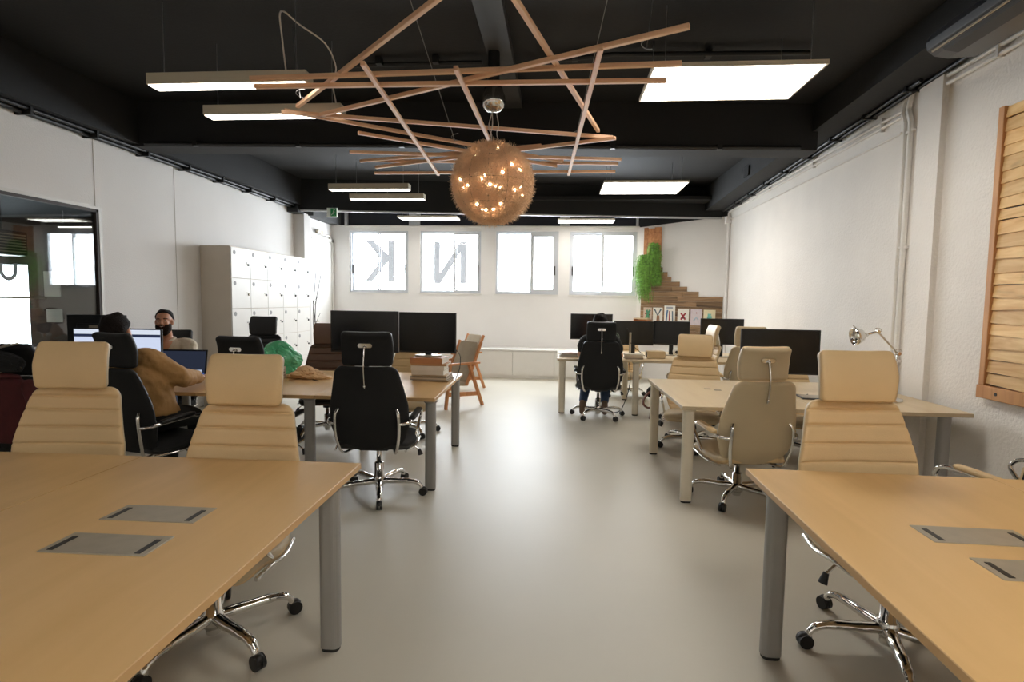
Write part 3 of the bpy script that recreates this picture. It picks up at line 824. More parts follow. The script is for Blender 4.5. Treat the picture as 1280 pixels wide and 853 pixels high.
# white legged tables
WM = MT['whitemetal']
PT = 'pale tables with white legs'
table('pale table with white legs beside the aisle, two small socket slots in its top', 0, 1.0, 0, 1.46, MT['pale'], MT['paleedge'], WM, [(.06, .06), (.06, 1.38)], (.925, 4.1), .8, (), [(.42, .87), (.49, .81)], PT)
table('pale table against the right wall with the chrome desk lamp', 1.003, 2.03, 0, 1.46, MT['pale'], MT['paleedge'], W, [(1.9, .1), (1.9, 1.38), (1.08, .06)], (.925, 4.1), .8, (), (), PT)
labs = ['far pale desk where the person in black sits', 'far pale desk with the white box and monitor arm', 'far pale desk in the corner under the farthest monitor']
for k in range(3):
    table(labs[k], k * .97, (k + 1) * .97 - .003, 0, 1.34, MT['pale'], MT['paleedge'], WM, [(k * .97 + .07, .06), (k * .97 + .07, 1.22)] + ([(.91 + 1.94, .06), (.91 + 1.94, 1.22)] if k == 2 else []), (.0, 7.3), 0, (), (), PT)
# ------------------------------------------------------------------ pendant lamp and battens
DZ = 2.93; DK = (DZ - 1.495) / (3.02 - 1.495)
DOW = [((-.61 + .52, 2.89 - .53), (-2.15, 4.46)), ((-2.06, 4.6), (.69, 3.23)), ((-1.27, 3.53), (-1.46, 6.63)), ((.22, 3.40), (.09, 6.66)),
       ((-.52, 1.95), (.33, 5.2)), ((-.69, 3.63), (-.66, 6.5)), ((-2.2, 3.85), (.76, 3.75)), ((-2.2, 3.91), (.7, 3.94)),
       ((-2.3, 4.49), (.47, 5.3)), ((-2.31, 4.55), (.02, 6.3)), ((-1.87, 5.07), (-.05, 6.38)), ((.49, 5.21), (-2.1, 6.25)),
       ((-2.18, 6.2), (.64, 6.42)), ((-2.21, 6.53), (.62, 6.52)), ((-2.2, 5.72), (.64, 6.1)), ((-2.27, 6.22), (-.2, 5.66))]
t = thing('batten_sculpture', 'star of crossed wooden battens hanging on wires around the wire globe lamp', 'hanging sculpture', (-.6, 4.6, DZ), 0)
hs = [.03, .0, -.03, -.03, .03, -.03, .014, -.016, .0, .03, .0, -.03, .03, -.03, .0, .03]
for (a, b), h in zip(DOW, hs):
    a = (a[0] * DK, a[1] * DK); b = (b[0] * DK, b[1] * DK)
    A_, B_ = Vector((a[0], a[1], h)), Vector((b[0], b[1], h))
    g = G(); L = (B_ - A_).length; g.span((-.0145, -L / 2, -.0145), (.0145, L / 2, .0145), bev=.003, seg=1)
    d = B_ - A_
    c = (A_ + B_) / 2 - Vector((-.6, 4.6, 0))
    g.build('batten', MT['dowel'], t, c, (0, 0, atan2(-d.x, d.y)))
for (x, y, x2, y2) in ((-1.02, 5.35, -1.08, 3.95), (.13, 5.3, .3, 4.0), (-2.0, 4.2, -2.1, 4.3), (.5, 3.5, .55, 3.45)):
    x *= DK; y *= DK
    g = G(); g.tube([(x + .6, y - 4.6, 0), (x2 + .6, y2 - 4.6, ZC - DZ)], .0035, 6); g.build('suspension_wire', MT['steelwire'], t)
    g = G(); g.tube(smooth_path([(x + .6 + .03 * cos(q), y - 4.6 + .03 * sin(q), .01 * q) for q in [k * .9 for k in range(9)]], 3), .003, 5); g.build('wire_knot', MT['steelwire'], t)

SR = .338
t = thing('globe_pendant_lamp', 'fuzzy golden wire globe lamp with glinting bulbs under a chrome canopy', 'lamp', (-.56, 4.6, 2.455), 0)
def wire_shade(n, seed):
    r = random.Random(seed); vs, fs = [], []
    def rv():
        while 1:
            v = Vector((r.uniform(-1, 1), r.uniform(-1, 1), r.uniform(-1, 1)))
            if .1 < v.length < 1: return v.normalized()
    for i in range(n):
        p = rv(); q = p.cross(rv()).normalized()
        k = r.random()
        if k < .72:   # curl lying in the shell
            rr = SR * r.uniform(.84, .985); ln = r.uniform(.04, .12)
            pts = []
            bend = rv() * .02
            for j in range(4):
                tt = (j / 3 - .5) * ln
                v = (p * rr + q * tt).normalized() * (rr + .012 * sin(j * 2 + i)) + bend * (j - 1.5) ** 2 * .3
                pts.append(v)
        else:         # loose end standing out
            a = p * SR * .93; d = (p + q * r.uniform(-.8, .8)).normalized()
            ln = r.uniform(.02, .055)
            pts = [a, a + d * ln * .6, a + d * ln + q * .006]
        b = len(vs); w = r.uniform(.0009, .0016)
        for v in pts:
            x = q.cross(v).normalized(); y = v.normalized()
            vs.extend((v + x * w, v - x * w * .5 + y * w, v - x * w * .5 - y * w))
        for j in range(len(pts) - 1):
            for m in range(3):
                l = (m + 1) % 3
                fs.append((b + j * 3 + m, b + j * 3 + l, b + j * 3 + 3 + l, b + j * 3 + 3 + m))
    me = bpy.data.meshes.new('wire_shade'); me.from_pydata([tuple(v) for v in vs], [], fs); me.materials.append(MT['wire']); me.update()
    return me
o = link('wire_shade', wire_shade(17000, 5), t); o['kind'] = 'stuff'
g = G()
for k in range(6):
    a = pi * k / 6
    g.tube([(SR * .9 * cos(a) * sin(q), SR * .9 * sin(a) * sin(q), SR * .9 * cos(q)) for q in [2 * pi * j / 40 for j in range(40)]], .0025, 5, closed=True)
for z in (-.18, 0, .18):
    rr = sqrt((SR * .9) ** 2 - z * z); g.tube([(rr * cos(q), rr * sin(q), z) for q in [2 * pi * j / 40 for j in range(40)]], .0025, 5, closed=True)
g.build('wire_cage', MT['dark'], t)
for x, z in ((.015, -.065), (-.17, -.06), (-.05, -.02), (.175, .1), (.06, .25), (.2, -.09), (.03, -.235), (-.03, -.24), (-.115, .19), (-.24, .0), (.11, .03), (.09, -.2), (-.1, -.2), (.23, .08)):
    y = -sqrt(max(0, (SR * .87) ** 2 - x * x - z * z))
    g = G(); g.ball((x, y, z), .0095, 10); b = g.build('bulb', MT['bulb'], t)
    g = G(); g.cyl((x, y + .008, z), (x * .9, y * .9, z * .9), .006, 8); g.build('bulb_socket', MT['satin'], b)
for k in range(8):
    a = RNG.uniform(0, pi); z = RNG.uniform(-.2, .2); rr = sqrt((SR * .78) ** 2 - z * z)
    g = G(); g.ball((rr * cos(a), rr * sin(a), z), .0085, 10); b = g.build('bulb', MT['bulb'], t)
g = G(); g.lathe([(.001, .575), (.05, .58), (.085, .61), (.098, .655), (.095, .70), (.08, .735), (.074, .765), (.001, .77)], 28); g.build('canopy', MT['chrome'], t)
g = G(); g.cyl((0, 0, .765), (0, 0, ZC - 2.455), .05, 16); g.build('canopy_stem', MT['blackpl'], t)
g = G()
for k in range(3):
    a = k * 2.1; g.tube(smooth_path([(.02 * cos(a), 0.02 * sin(a), .59), (.05 * cos(a + .5), .05 * sin(a), .47), (.03 * cos(a), .03 * sin(a), .4), (.06 * cos(a), .05 * sin(a), SR * .9)], 5), .004, 6)
g.build('cord', MT['cable'], t)

# loose white cable between the two near lamps
g = G(); g.tube(smooth_path([(-1.95, 3.88, 3.09), (-1.955, 3.84, 3.3), (-1.95, 3.82, 3.47), (-1.88, 3.95, 3.44), (-1.8, 4.2, 3.42), (-1.80, 4.4, 3.33), (-1.87, 4.5, 3.25), (-1.86, 4.55, 3.09)], 6), .006, 7)
tag(g.build('ceiling_cable', MT['cable']), 'loose white cable looping from the ceiling down to the two near linear lamps', 'cable')

# ------------------------------------------------------------------ screens
def monitor(label, x, y, zb, w, h, face=0, base_z=.74, group='black monitors', lit=False, arm=False, back=False):
    """face 0: the screen looks towards the photographer"""
    t = thing('monitor', label, 'monitor', (x, y, 0), rad(face), group)
    g = G(); g.span((-w / 2, 0, zb), (w / 2, .022, zb + h), bev=.005); g.span((-w * .3, .022, zb + h * .2), (w * .3, .05, zb + h * .8), bev=.012); g.build('casing', MT['blackpl'], t)
    g = G(); g.span((-w / 2 + .01, -.0015, zb + .016), (w / 2 - .01, 0.0005, zb + h - .01)); s = g.build('screen', MT['screen'], t)
    if lit:
        s.data.materials[0] = screen_mat('lit screen', (206, 216, 240), .5)
        g = G(); g.span((-w / 2 + .01, -.003, zb + h - .05), (w / 2 - .01, -.0016, zb + h - .01)); g.build('title_bar', screen_mat('title bar', (216, 224, 238), .5), s)
        g = G(); g.span((-w / 2 + .01, -.003, zb + h - .075), (w / 2 - .01, -.0016, zb + h - .05)); g.build('menu_bar', screen_mat('menu bar', (50, 58, 84), .4), s)
    if back:
        g = G(); g.span((-.045, .05, zb + h * .68), (.045, .052, zb + h * .76), bev=.0005, seg=1); g.build('badge_plate', MT['satin'], t)
    g = G(); g.span((-.03, .03, base_z + .012), (.03, .052, zb + h * .4), bev=.006); g.build('stand_neck', MT['blackpl'], t)
    g = G(); g.prism([(.13 * cos(q), .04 + .09 * sin(q)) for q in [2 * pi * k / 28 for k in range(28)]], base_z + .002, base_z + .014); g.build('stand_base', MT['satin'] if not lit else MT['blackpl'], t)
    return t
monitor('black monitor behind the headrest of the black aisle chair, the nearer of the bench pair', -1.83, 5.1, .985, .655, .395, 2)
monitor('black monitor on the stack of books, its silver foot on top', -1.22, 5.08, .995, .56, .38, -6, .9615)
monitor('wide black monitor on the pale table against the white wall', 1.925, 4.95, .89, .655, .39, -3)
monitor('black monitor in front of the person at the far desk', .48, 7.98, .955, .60, .37, 2)
monitor('far black monitor beside the silver pole stand', 1.08, 8.0, .885, .565, .345, -2)
monitor('far black monitor behind the white box', 1.62, 8.05, .895, .50, .34, -14)
monitor('black monitor below the last drawing on the wood cladding', 2.3, 7.97, .92, .59, .365, -2)
monitor('lit monitor showing a pale page, in front of the person in the tan jacket', -3.785, 4.45, .855, .77, .355, 4, lit=True, group=None)
monitor('black monitor seen from the back with a small badge, beyond the lit one', -4.315, 4.85, .90, .61, .41, 178, back=True, group=None)

t = thing('laptop', 'open black laptop with dark blue screen in front of the bearded man', 'laptop', (-3.44, 4.78, .74), rad(6))
g = G(); g.span((-.21, -.26, .001), (.21, 0, .02), bev=.005); g.build('base', MT['blackpl'], t)
g = G(); g.span((-.155, -.12, .019), (.155, -.03, .0215)); g.build('keyboard', MT['dark'], t)
M = Matrix.Rotation(rad(-12), 4, 'X')
g = G(); g.box((0, .004, .13), (.42, .009, .25), M=M, bev=.003); l = g.build('lid', MT['blackpl'], t, (0, 0, .012))
g = G(); g.box((0, -.0012, .133), (.395, .0012, .215), M=M); s = g.build('screen', screen_mat('laptop desktop', (46, 52, 68), .4), l)
g = G(); g.box((.13, -.0024, .05), (.085, .001, .035), M=M); g.build('icon_window', screen_mat('icon', (196, 206, 226), .45), s)
g = G(); g.box((0, -.0024, .034), (.395, .001, .012), M=M); g.build('task_bar', screen_mat('bar', (70, 110, 190), .35), s)

# ------------------------------------------------------------------ things on the tables
z = .74
pal = [((176, 150, 116), .012, .34), ((150, 140, 128), .011, .35), ((196, 184, 164), .012, .34), ((140, 126, 108), .011, .345), ((190, 168, 136), .014, .33), ((210, 202, 190), .042, .30), ((216, 208, 196), .040, .31), ((184, 140, 96), .018, .33), ((178, 122, 80), .055, .31)]
where = ['lowest thin one', 'second from the bottom', 'third from the bottom', 'fourth from the bottom', 'fifth from the bottom', 'lower thick pale one', 'upper thick pale one', 'thin tan one near the top', 'thick orange-brown one on top']
for i, (c, h, w) in enumerate(pal):
    t = thing('book', where[i] + ' of the books stacked under the aisle-side bench monitor', 'book', (-1.19 + RNG.uniform(-.008, .012) + (.02 if i < 5 else 0), 5.08 + RNG.uniform(-.01, .01), z), rad(RNG.uniform(-4, 3) - 2), 'books under the monitor')
    m = mat('book cover %d' % i, c, .55, var=.06)
    g = G(); g.span((-w / 2, -.12, 0), (w / 2, .12, .0025)); g.span((-w / 2, -.12, h - .0025), (w / 2, .12, h)); g.span((-w / 2, -.12, .0025), (w / 2, -.117, h - .0025)); g.build('cover', m, t)
    g = G(); g.span((-w / 2 + .004, -.117, .0025), (w / 2 - .004, .116, h - .0025)); g.build('pages', MT['paper'], t)
    z += h + .0006

def crumpled(name, label, cat, c, r, m, seed, amp=.25, n=26):
    rr = random.Random(seed); g = G()
    dirs = [(Vector((rr.gauss(0, 1), rr.gauss(0, 1), rr.gauss(0, 1))).normalized(), rr.uniform(.5, 1)) for _ in range(46)]
    g.ball((0, 0, 0), 1, n * 2)
    nv = []
    for v in g.v:
        v = Vector(v); k = 1.0
        for d, a in dirs:
            q = v.normalized().dot(d)
            if q > .72: k += amp * a * (q - .72) * 2.2 - amp * .12
        v = v * k
        nv.append((v.x * r[0], v.y * r[1], max(-r[2] * .75, v.z * r[2]) + r[2] * .75))
    g.v = nv
    for i in range(len(g.s)): g.s[i] = False
    o = g.build(name, m, None, c); return tag(o, label, cat)
gm, nt, b = new_mat('green plastic film'); b.inputs['Base Color'].default_value = (*lin((96, 206, 146)), 1); b.inputs['Roughness'].default_value = .22; b.inputs['Transmission Weight'].default_value = .25; b.inputs['Alpha'].default_value = .9
crumpled('plastic_bag', 'crumpled green plastic bag lying on the wooden bench', 'bag', (-2.82, 5.34, .742), (.205, .14, .14), gm, 3, .36)
crumpled('paper_bag', 'crumpled kraft paper bag on the bench in front of the green bag', 'bag', (-2.35, 4.98, .742), (.12, .09, .045), MT['kraft'], 5, .55)
t = thing('punnet', 'small pale slotted box beside the kraft paper bag', 'box', (-2.62, 4.88, .741), rad(8))
g = G()
for k in range(4):
    zz = .008 + k * .028
    for a, b_ in (((-.09, -.06, zz), (.09, -.055, zz + .02)), ((-.09, .055, zz), (.09, .06, zz + .02)), ((-.09, -.055, zz), (-.085, .055, zz + .02)), ((.085, -.055, zz), (.09, .055, zz + .02))): g.span(a, b_)
for sx in (-1, 1):
    for sy in (-1, 1): g.box((sx * .0855, sy * .0555, .056), (.012, .012, .112))
g.build('slatted_side', MT['canvas'], t)
g = G(); g.span((-.09, -.06, 0), (.09, .06, .008)); g.build('base', MT['canvas'], t)
t = thing('pen', 'dark pen lying beside the kraft paper bag', 'pen', (-2.2, 4.84, .745), rad(50))
g = G(); g.cyl((0, -.06, 0), (0, .05, 0), .004, 8); g.build('barrel', MT['blackpl'], t)
g = G(); g.tube([(0, .05, 0), (0, .065, 0)], [.004, .001], 8); g.build('tip', MT['satin'], t)

def box_thing(name, label, cat, c, d, m, rz=0, group=None, lid=None):
    t = thing(name, label, cat, c, rad(rz), group)
    g = G(); g.span((-d[0] / 2, -d[1] / 2, 0), (d[0] / 2, d[1] / 2, d[2]), bev=.006); g.build('body', m, t)
    if lid: g = G(); g.span((-d[0] / 2 - .004, -d[1] / 2 - .004, d[2] * .8), (d[0] / 2 + .004, d[1] / 2 + .004, d[2] + .003), bev=.004); g.build('lid', lid, t)
    return t
t = box_thing('white_box', 'white box with dark end slots on the far desk', 'box', (1.33, 7.62, .742), (.24, .16, .10), MT['pale'], 0)
for s in (-1, 1):
    g = G(); g.span((s * .121 - .006, -.05, .02), (s * .121 + .006, .05, .085)); g.build('end_slot', MT['blackpl'], t)
zz = .742
for i, (c, h) in enumerate((((150, 140, 126), .02), ((186, 176, 158), .025), ((200, 192, 176), .02))):
    t = thing('book', ('lower', 'middle', 'upper')[i] + ' grey book of the flat pile beside the silver pole stand', 'book', (1.02, 7.5, zz), rad((2, -3, 1)[i]), 'flat pile on the far desk')
    g = G(); g.span((-.12, -.09, 0), (.12, .09, h), bev=.002, seg=1); g.build('cover', mat('grey cover %d' % i, c, .6), t); zz += h + .0005
zz = .742
for i in range(4):
    t = thing('magazine', ('bottom', 'second', 'third', 'top')[i] + ' magazine of the loose pile at the aisle corner of the far desk', 'magazine', (.16 + .02 * (i % 2), 7.62, zz), rad((5, -8, 12, -4)[i]), 'loose pile on the far desk')
    g = G(); g.span((-.13, -.1, 0), (.13, .1, .014), bev=.002, seg=1); g.build('pages', mat('magazine %d' % i, (206 - 10 * (i % 3), 200 - 8 * i, 192 - 8 * i), .6), t); zz += .0145

t = thing('desk_lamp', 'chrome articulated desk lamp clamped on the table against the right wall', 'lamp', (2.66, 4.62, .74)); t.scale = (1, 1, 1.05)
g = G(); g.lathe([(.09, 0), (.09, .015), (.03, .03), (.014, .04)], 24); g.build('base', MT['chrome'], t)
g = G(); g.cyl((0, 0, .03), (.0, 0, .12), .009, 10); g.cyl((0, 0, .12), (.045, 0, .36), .008, 10); g.build('lower_arm', MT['chrome'], t)
g = G(); g.tube([(.045 + .028 * cos(q), -.0, .365 + .012 + .016 * sin(q)) for q in [2 * pi * k / 20 for k in range(20)]], .003, 6, closed=True); g.cyl((.045, -.02, .36), (.045, .02, .36), .014, 12); g.build('elbow_joint', MT['chrome'], t)
g = G(); g.cyl((.045, 0, .36), (-.12, 0, .525), .008, 10); g.build('upper_arm', MT['chrome'], t)
g = G(); g.tube([(-.12 + .026 * cos(q), 0, .532 + .02 * sin(q)) for q in [2 * pi * k / 20 for k in range(20)]], .003, 6, closed=True); g.cyl((-.12, -.016, .525), (-.12, .016, .525), .013, 12); g.cyl((-.12, 0, .525), (-.2, 0, .50), .009, 10); g.build('wrist_joint', MT['chrome'], t)
Ml = Matrix.Translation((-.205, 0, .499)) @ Matrix.Rotation(rad(-100), 4, 'Y')
g = G(); g.lathe([(.014, -.01), (.02, .01), (.045, .03), (.062, .07), (.066, .1), (.062, .1), (.058, .07), (.04, .034), (.01, .02)], 24, M=Ml); sh = g.build('lamp_shade', MT['chrome'], t)
g = G(); g.ball(Ml @ Vector((0, 0, .06)), .024, 14); g.build('bulb', MT['whitepl'], sh)
g = G(); g.tube([Ml @ Vector((.06, 0, .07)), Ml @ Vector((.085, 0, .09))], .004, 6); g.build('shade_knob', MT['chrome'], sh)

t = thing('pole_stand', 'silver upright pole stand with thin dark struts on the far desk', 'stand', (1.0, 7.72, .742))
g = G(); g.cyl((0, 0, 0), (0, 0, .012), .05, 20); g.build('base', MT['satin'], t)
g = G(); g.cyl((0, 0, .012), (0, 0, .34), .015, 12); g.build('pole', MT['satin'], t)
g = G(); g.tube(smooth_path([(0, -.015, .2), (.08, -.02, .12), (.2, -.02, .02)], 5), .005, 6); g.build('strut', MT['blackpl'], t)
g = G(); g.tube([(0, 0, .33), (-.05, 0, .4)], .005, 6); g.build('strut', MT['blackpl'], t)
t = thing('round_desk_lamp', 'small round greenish lamp head on a silver stem beside the far person', 'lamp', (.80, 7.72, .742))
g = G(); g.cyl((.06, 0, 0), (.06, 0, .015), .05, 20); g.build('base', MT['satin'], t)
g = G(); g.tube(smooth_path([(.06, 0, .012), (.065, 0, .16), (.04, 0, .24)], 5), .009, 8); g.build('stem', MT['satin'], t)
g = G(); g.tube([(-.02 + .058 * cos(q), -.02, .27 + .058 * sin(q)) for q in [2 * pi * k / 26 for k in range(26)]], .014, 8, closed=True); g.build('lamp_ring', mat('green grey rim', (72, 88, 78), .4), t)
g = G(); g.cyl((-.02, -.015, .27), (-.02, -.005, .27), .05, 24); g.build('lamp_lens', mat('pale lens', (150, 168, 158), .25), t)
t = thing('web_camera', 'small white device with a black lens between the far monitors', 'camera', (1.62, 7.7, .742))
g = G(); g.lathe([(.04, 0), (.042, .012), (.012, .02), (.012, .05)], 16); g.build('base', MT['whitepl'], t)
g = G(); g.ball((0, 0, .09), (.045, .05, .05), 16); g.build('body', MT['whitepl'], t)
g = G(); g.cyl((0, -.045, .085), (0, -.056, .085), .022, 14); g.build('lens', MT['blackpl'], t)
t = thing('tablet', 'flat grey tablet lying by the foot of the wide monitor', 'tablet', (2.1, 4.62, .742), rad(-6))
g = G(); g.span((-.13, -.09, 0), (.13, .09, .012), bev=.004); g.build('body', MT['darkgrey'], t)
g = G(); g.span((-.118, -.08, .012), (.118, .08, .0128)); g.build('screen', MT['satin'], t)
g = G(); g.tube(smooth_path([(2.0, 5.0, .88), (1.92, 4.92, .85), (1.93, 4.8, .76), (2.05, 4.74, .747), (2.1, 4.78, .747)], 6), .004, 6)
tag(g.build('monitor_cable', MT['blackpl']), 'thin black cable dropping behind the wide monitor to the grey tablet', 'cable')
g = G(); g.tube(smooth_path([(1.72, 4.86, .747), (1.8, 4.78, .747), (1.78, 4.7, .747), (1.9, 4.62, .747)], 6), .004, 6)
tag(g.build('monitor_cable', MT['blackpl']), 'thin black cable curling on the table below the wide monitor', 'cable')
g = G(); g.tube(smooth_path([(-.98, 5.14, 1.05), (-.92, 5.15, .97), (-.92, 5.14, .85), (-.95, 5.1, .747), (-.9, 4.98, .747)], 5), .004, 6)
tag(g.build('monitor_cable', MT['blackpl']), 'black cable hanging behind the book stack monitor', 'cable')
g = G(); g.tube(smooth_path([(.95, 7.36, .70), (.96, 7.3, .45), (.9, 7.32, .18), (.82, 7.4, .03), (.6, 7.5, .012), (.45, 7.7, .012)], 6), .006, 6)
tag(g.build('floor_cable', MT['blackpl']), 'dark cable drooping to the floor at the leg of the far desk', 'cable')

# shoulder bag hanging at the white table
t = thing('shoulder_bag', 'black bag with looped brown leather strap hanging beside the pale table leg', 'bag', (1.03, 6.06, .0))
g = G(); g.ball((.03, .02, .52), (.085, .05, .075), 16); g.build('pouch', MT['blackf'], t)
g = G(); g.tube(smooth_path([(.07, 0, .57), (-.02, -.02, .53), (-.08, -.03, .46), (-.09, -.04, .40), (-.04, -.05, .36), (.02, -.05, .39), (.05, -.04, .46), (.04, -.03, .50)], 6), .026, 8, flat=.35); g.build('strap', MT['leather'], t)
g = G(); g.tube(smooth_path([(.0, -.05, .42), (-.01, -.055, .34), (-.025, -.05, .24)], 5), .015, 8, flat=.35); g.build('strap_end', MT['leather'], t)
g = G(); g.tube([(.05, 0, .56), (.075, -.01, .66)], .012, 8, flat=.4); g.build('hanger_loop', MT['leather'], t)

# ------------------------------------------------------------------ lockers and cabinets
FX, CW, RH, ZB = -4.36, .464, .415, .09
names = ['nearest', 'second', 'third', 'fourth', 'farthest']
for k in range(5):
    y0 = 7.08 + k * CW
    t = thing('locker', f'{names[k]} column of the white lockers along the wall', 'locker', (XL, y0, 0), 0, 'white lockers')
    g = G(); g.span((.004, .001, 0), (FX - XL - .018, CW - .001, ZB + 5 * RH + .012), bev=.003, seg=1); g.build('locker_body', MT['lockside'], t)
    for r in range(5):
        zb = ZB + r * RH
        g = G(); g.span((FX - XL - .018, .003, zb + .003), (FX - XL, CW - .003, zb + RH - .003), bev=.002, seg=1); d = g.build('door', MT['white'], t)
        x = FX - XL
        g = G(); g.cyl((x, CW - .06, zb + RH * .47), (x + .014, CW - .06, zb + RH * .47), .016, 12); g.span((x, CW - .11, zb + RH * .52), (x + .006, CW - .085, zb + RH * .54)); g.build('lock', MT['dark'] if (k, r) != (0, 3) else MT['satin'], d)
        g = G(); g.cyl((x, .075, zb + RH - .07), (x + .0025, .075, zb + RH - .07), .03, 18); g.build('number_disc', MT['disc'], d)

for k in range(6):
    x0 = -3.26 + k * .8
    t = thing('low_cabinet', f'{["first", "second", "third", "fourth", "fifth", "sixth"][k]} white low cabinet under the windows counted from the door', 'cabinet', (x0, 10.57, 0), 0, 'white low cabinets')
    g = G(); g.span((.001, .02, .0), (.799, .62, .53)); g.build('cabinet_body', MT['white'], t)
    g = G(); g.span((.003, 0, .05), (.797, .02, .525), bev=.002, seg=1); g.build('door', MT['white'], t)
    g = G(); g.span((.0, .03, .0), (.8, .035, .05)); g.build('plinth', MT['lockside'], t)
g = G(); g.span((-3.28, 10.55, .532), (1.56, 11.19, .56), bev=.004); tag(g.build('bench_top', MT['white']), 'continuous white top running over the low cabinets', 'worktop')

t = thing('corner_shelf', 'pale wooden box shelf fixed low on the cladding beside the first drawing', 'shelf'); t.matrix_world = ANG
x0 = .03
g = G(); g.span((x0, 1.17, .045), (0.31, 1.195, .24), bev=.003); g.build('top', MT['pale'], t)
g = G()
for a_, b_ in (((x0, .93, .045), (x0 + .02, 1.17, .23)), ((0.31 - .02, .93, .045), (0.31, 1.17, .23)), ((x0 + .02, .93, .045), (0.31 - .02, .95, .23)), ((x0 + .02, .95, .045), (0.31 - .02, 1.17, .055))): g.span(a_, b_)
g.build('shelf_side', MT['beech'], t)

# dry twigs in a slim vase by the lockers
t = thing('twig_vase', 'slim floor vase with dark bare twigs beside the farthest locker', 'vase', (-4.36, 9.6, 0))
g = G(); g.lathe([(.06, 0), (.07, .1), (.06, .4), (.045, .6), (.05, .62), (.04, .6), (.03, .1)], 18); g.build('vase', MT['whitepl'], t)
for i, (x, y, h, x2, h2) in enumerate(((.02, 0, 1.72, .12, 1.9), (-.03, .0, 1.5, .03, 1.94), (.0, .03, 1.2, -.04, 1.45))):
    g = G(); g.tube(smooth_path([(0, 0, .3), (x * .5, y, .8), (x, y, h * .8), (x2, y, h2)], 6), .006, 6); g.tube(smooth_path([(x, y, h * .85), (x + .04, y + .02, h * .95), (x + .09, y, h * 1.02)], 4), .003, 5); g.build('twig', MT['dark'], t)

# ------------------------------------------------------------------ wooden armchairs
def armchair(label, x, y, face):
    t = thing('wooden_armchair', label, 'chair', (x, y, 0), rad(face), 'wooden armchairs')
    for s in (-1, 1):
        g = G(); g.beam((s * .29, .27, 0), (s * .29, .2, .60), .045, .035, bev=.004); g.build('leg', MT['beech'], t)
        g = G(); g.beam((s * .29, -.36, 0), (s * .29, -.12, .60), .05, .035, bev=.004); g.build('leg', MT['beech'], t)
        g = G(); g.span((s * .29 - .03, -.3, .60), (s * .29 + .03, .28, .628), bev=.006); g.build('armrest', MT['beech'], t)
        g = G(); g.beam((s * .265, .24, .2), (s * .265, -.28, .17), .02, .06, bev=.003); g.build('side_rail', MT['beech'], t)
        g = G(); g.beam((s * .255, -.1, .3), (s * .255, -.36, .9), .03, .04, bev=.004); g.build('back_post', MT['beech'], t)
    g = G(); g.span((-.28, .2, .3), (.28, .23, .36), bev=.003); g.build('front_rail', MT['beech'], t)
    g = cushion([(-.12, .33), (-.25, .62), (-.36, .90)], [(0, .24), (1, .22)], .03, [], .08, 0, N=24); g.build('backrest', [MT['canvas'], MT['canvas']], t)
    g = cushion([(-.16, .31), (0, .33), (.24, .385)], [(0, .25), (1, .25)], .035, [], .05, 0, N=24); g.build('seat', [MT['canvas'], MT['canvas']], t)
armchair('wooden armchair with beige canvas back at the end of the wooden bench', -1.52, 7.72, 136)
armchair('wooden armchair farther away, its slanted frame showing before the low cabinets', -1.70, 9.3, 130)

# ------------------------------------------------------------------ wood art on the right wall
t = thing('slatted_wood_panel', 'framed panel of wavy horizontal wooden slats hung on the right wall', 'wall art', (XR, 0, 0))
ya, yb, za, zb = 2.45, 4.15, .86, 2.86
for nm, a, b in (('frame_upright', (-.05, yb - .05, za + .09), (-.005, yb, zb)), ('frame_upright', (-.05, ya, za + .09), (-.005, ya + .05, zb)), ('frame_rail', (-.055, ya, za), (-.004, yb + .01, za + .09))):
    g = G(); g.span(a, b, bev=.004); g.build(nm, MT['slatframe'], t)
g = G(); g.cyl((-.058, 3.98, .905), (-.05, 3.98, .905), .012, 12); g.build('knot', MT['dark'], t)
n = 22; pitch = (zb - za - .1) / n
for k in range(n):
    zc = za + .095 + k * pitch
    rr = random.Random(k + 40); ph = rr.uniform(0, 6); am = rr.uniform(.003, .012)
    g = G(); rings = []
    for j in range(17):
        y = ya + .05 + (yb - ya - .1) * j / 16
        lo = zc + am * sin(ph + y * 4.1) + .004
        hi = zc + pitch * 1.06 + am * sin(ph + 1 + y * 3.3)
        rings.append([Vector((-.038, y, lo)), Vector((-.02, y, lo)), Vector((-.006, y, hi)), Vector((-.026, y, hi))])
    g.loft(rings, smooth=False); tn = rr.random(); g.tone = [tn + .001] * len(g.f)
    g.build('slat', MT['slat'], t)
g = G(); g.span((-.006, ya + .02, za + .03), (-.002, yb - .02, zb - .02)); g.build('backing', MT['dark'], t)

# ------------------------------------------------------------------ wood cladding, drawings, fern on the angled wall
t = thing('wood_cladding', 'stepped cladding of reclaimed boards in the far corner', 'wall cladding')
t.matrix_world = ANG
ends = {17: 1.206, 18: 0.988, 19: 0.846, 20: 0.68, 21: 0.605, 22: 0.508, 23: 0.442, 24: 0.409}
h = .094
g = G()
for r in range(7, 25):
    z0 = .02 + r * h
    xe = min(ends.get(r, 1.703), LW - .03)
    x = max(.02, 0.092); cut = x
    rr = random.Random(r)
    while cut < xe - .01:
        nx = min(xe, cut + rr.uniform(.5, 1.1))
        if xe - nx < .25: nx = xe
        g.span((cut + .002, z0 + .001, .002), (nx - .002, z0 + h - .001, .018 + rr.uniform(0, .006)), tone=rr.random() * .98 + .01)
        cut = nx
g.build('horizontal_boards', MT['oldwood'], t)
g = G()
xs = [0.126, 0.21, 0.335, 0.475]
for i in range(3): g.span((xs[i] + .003, 1.9, .02), (xs[i + 1] - .003, 2.95 - .02 * (i == 1), .045), tone=(.3, .7, .5)[i])
g.build('upright_boards', MT['oldwoodv'], t)
g = G()

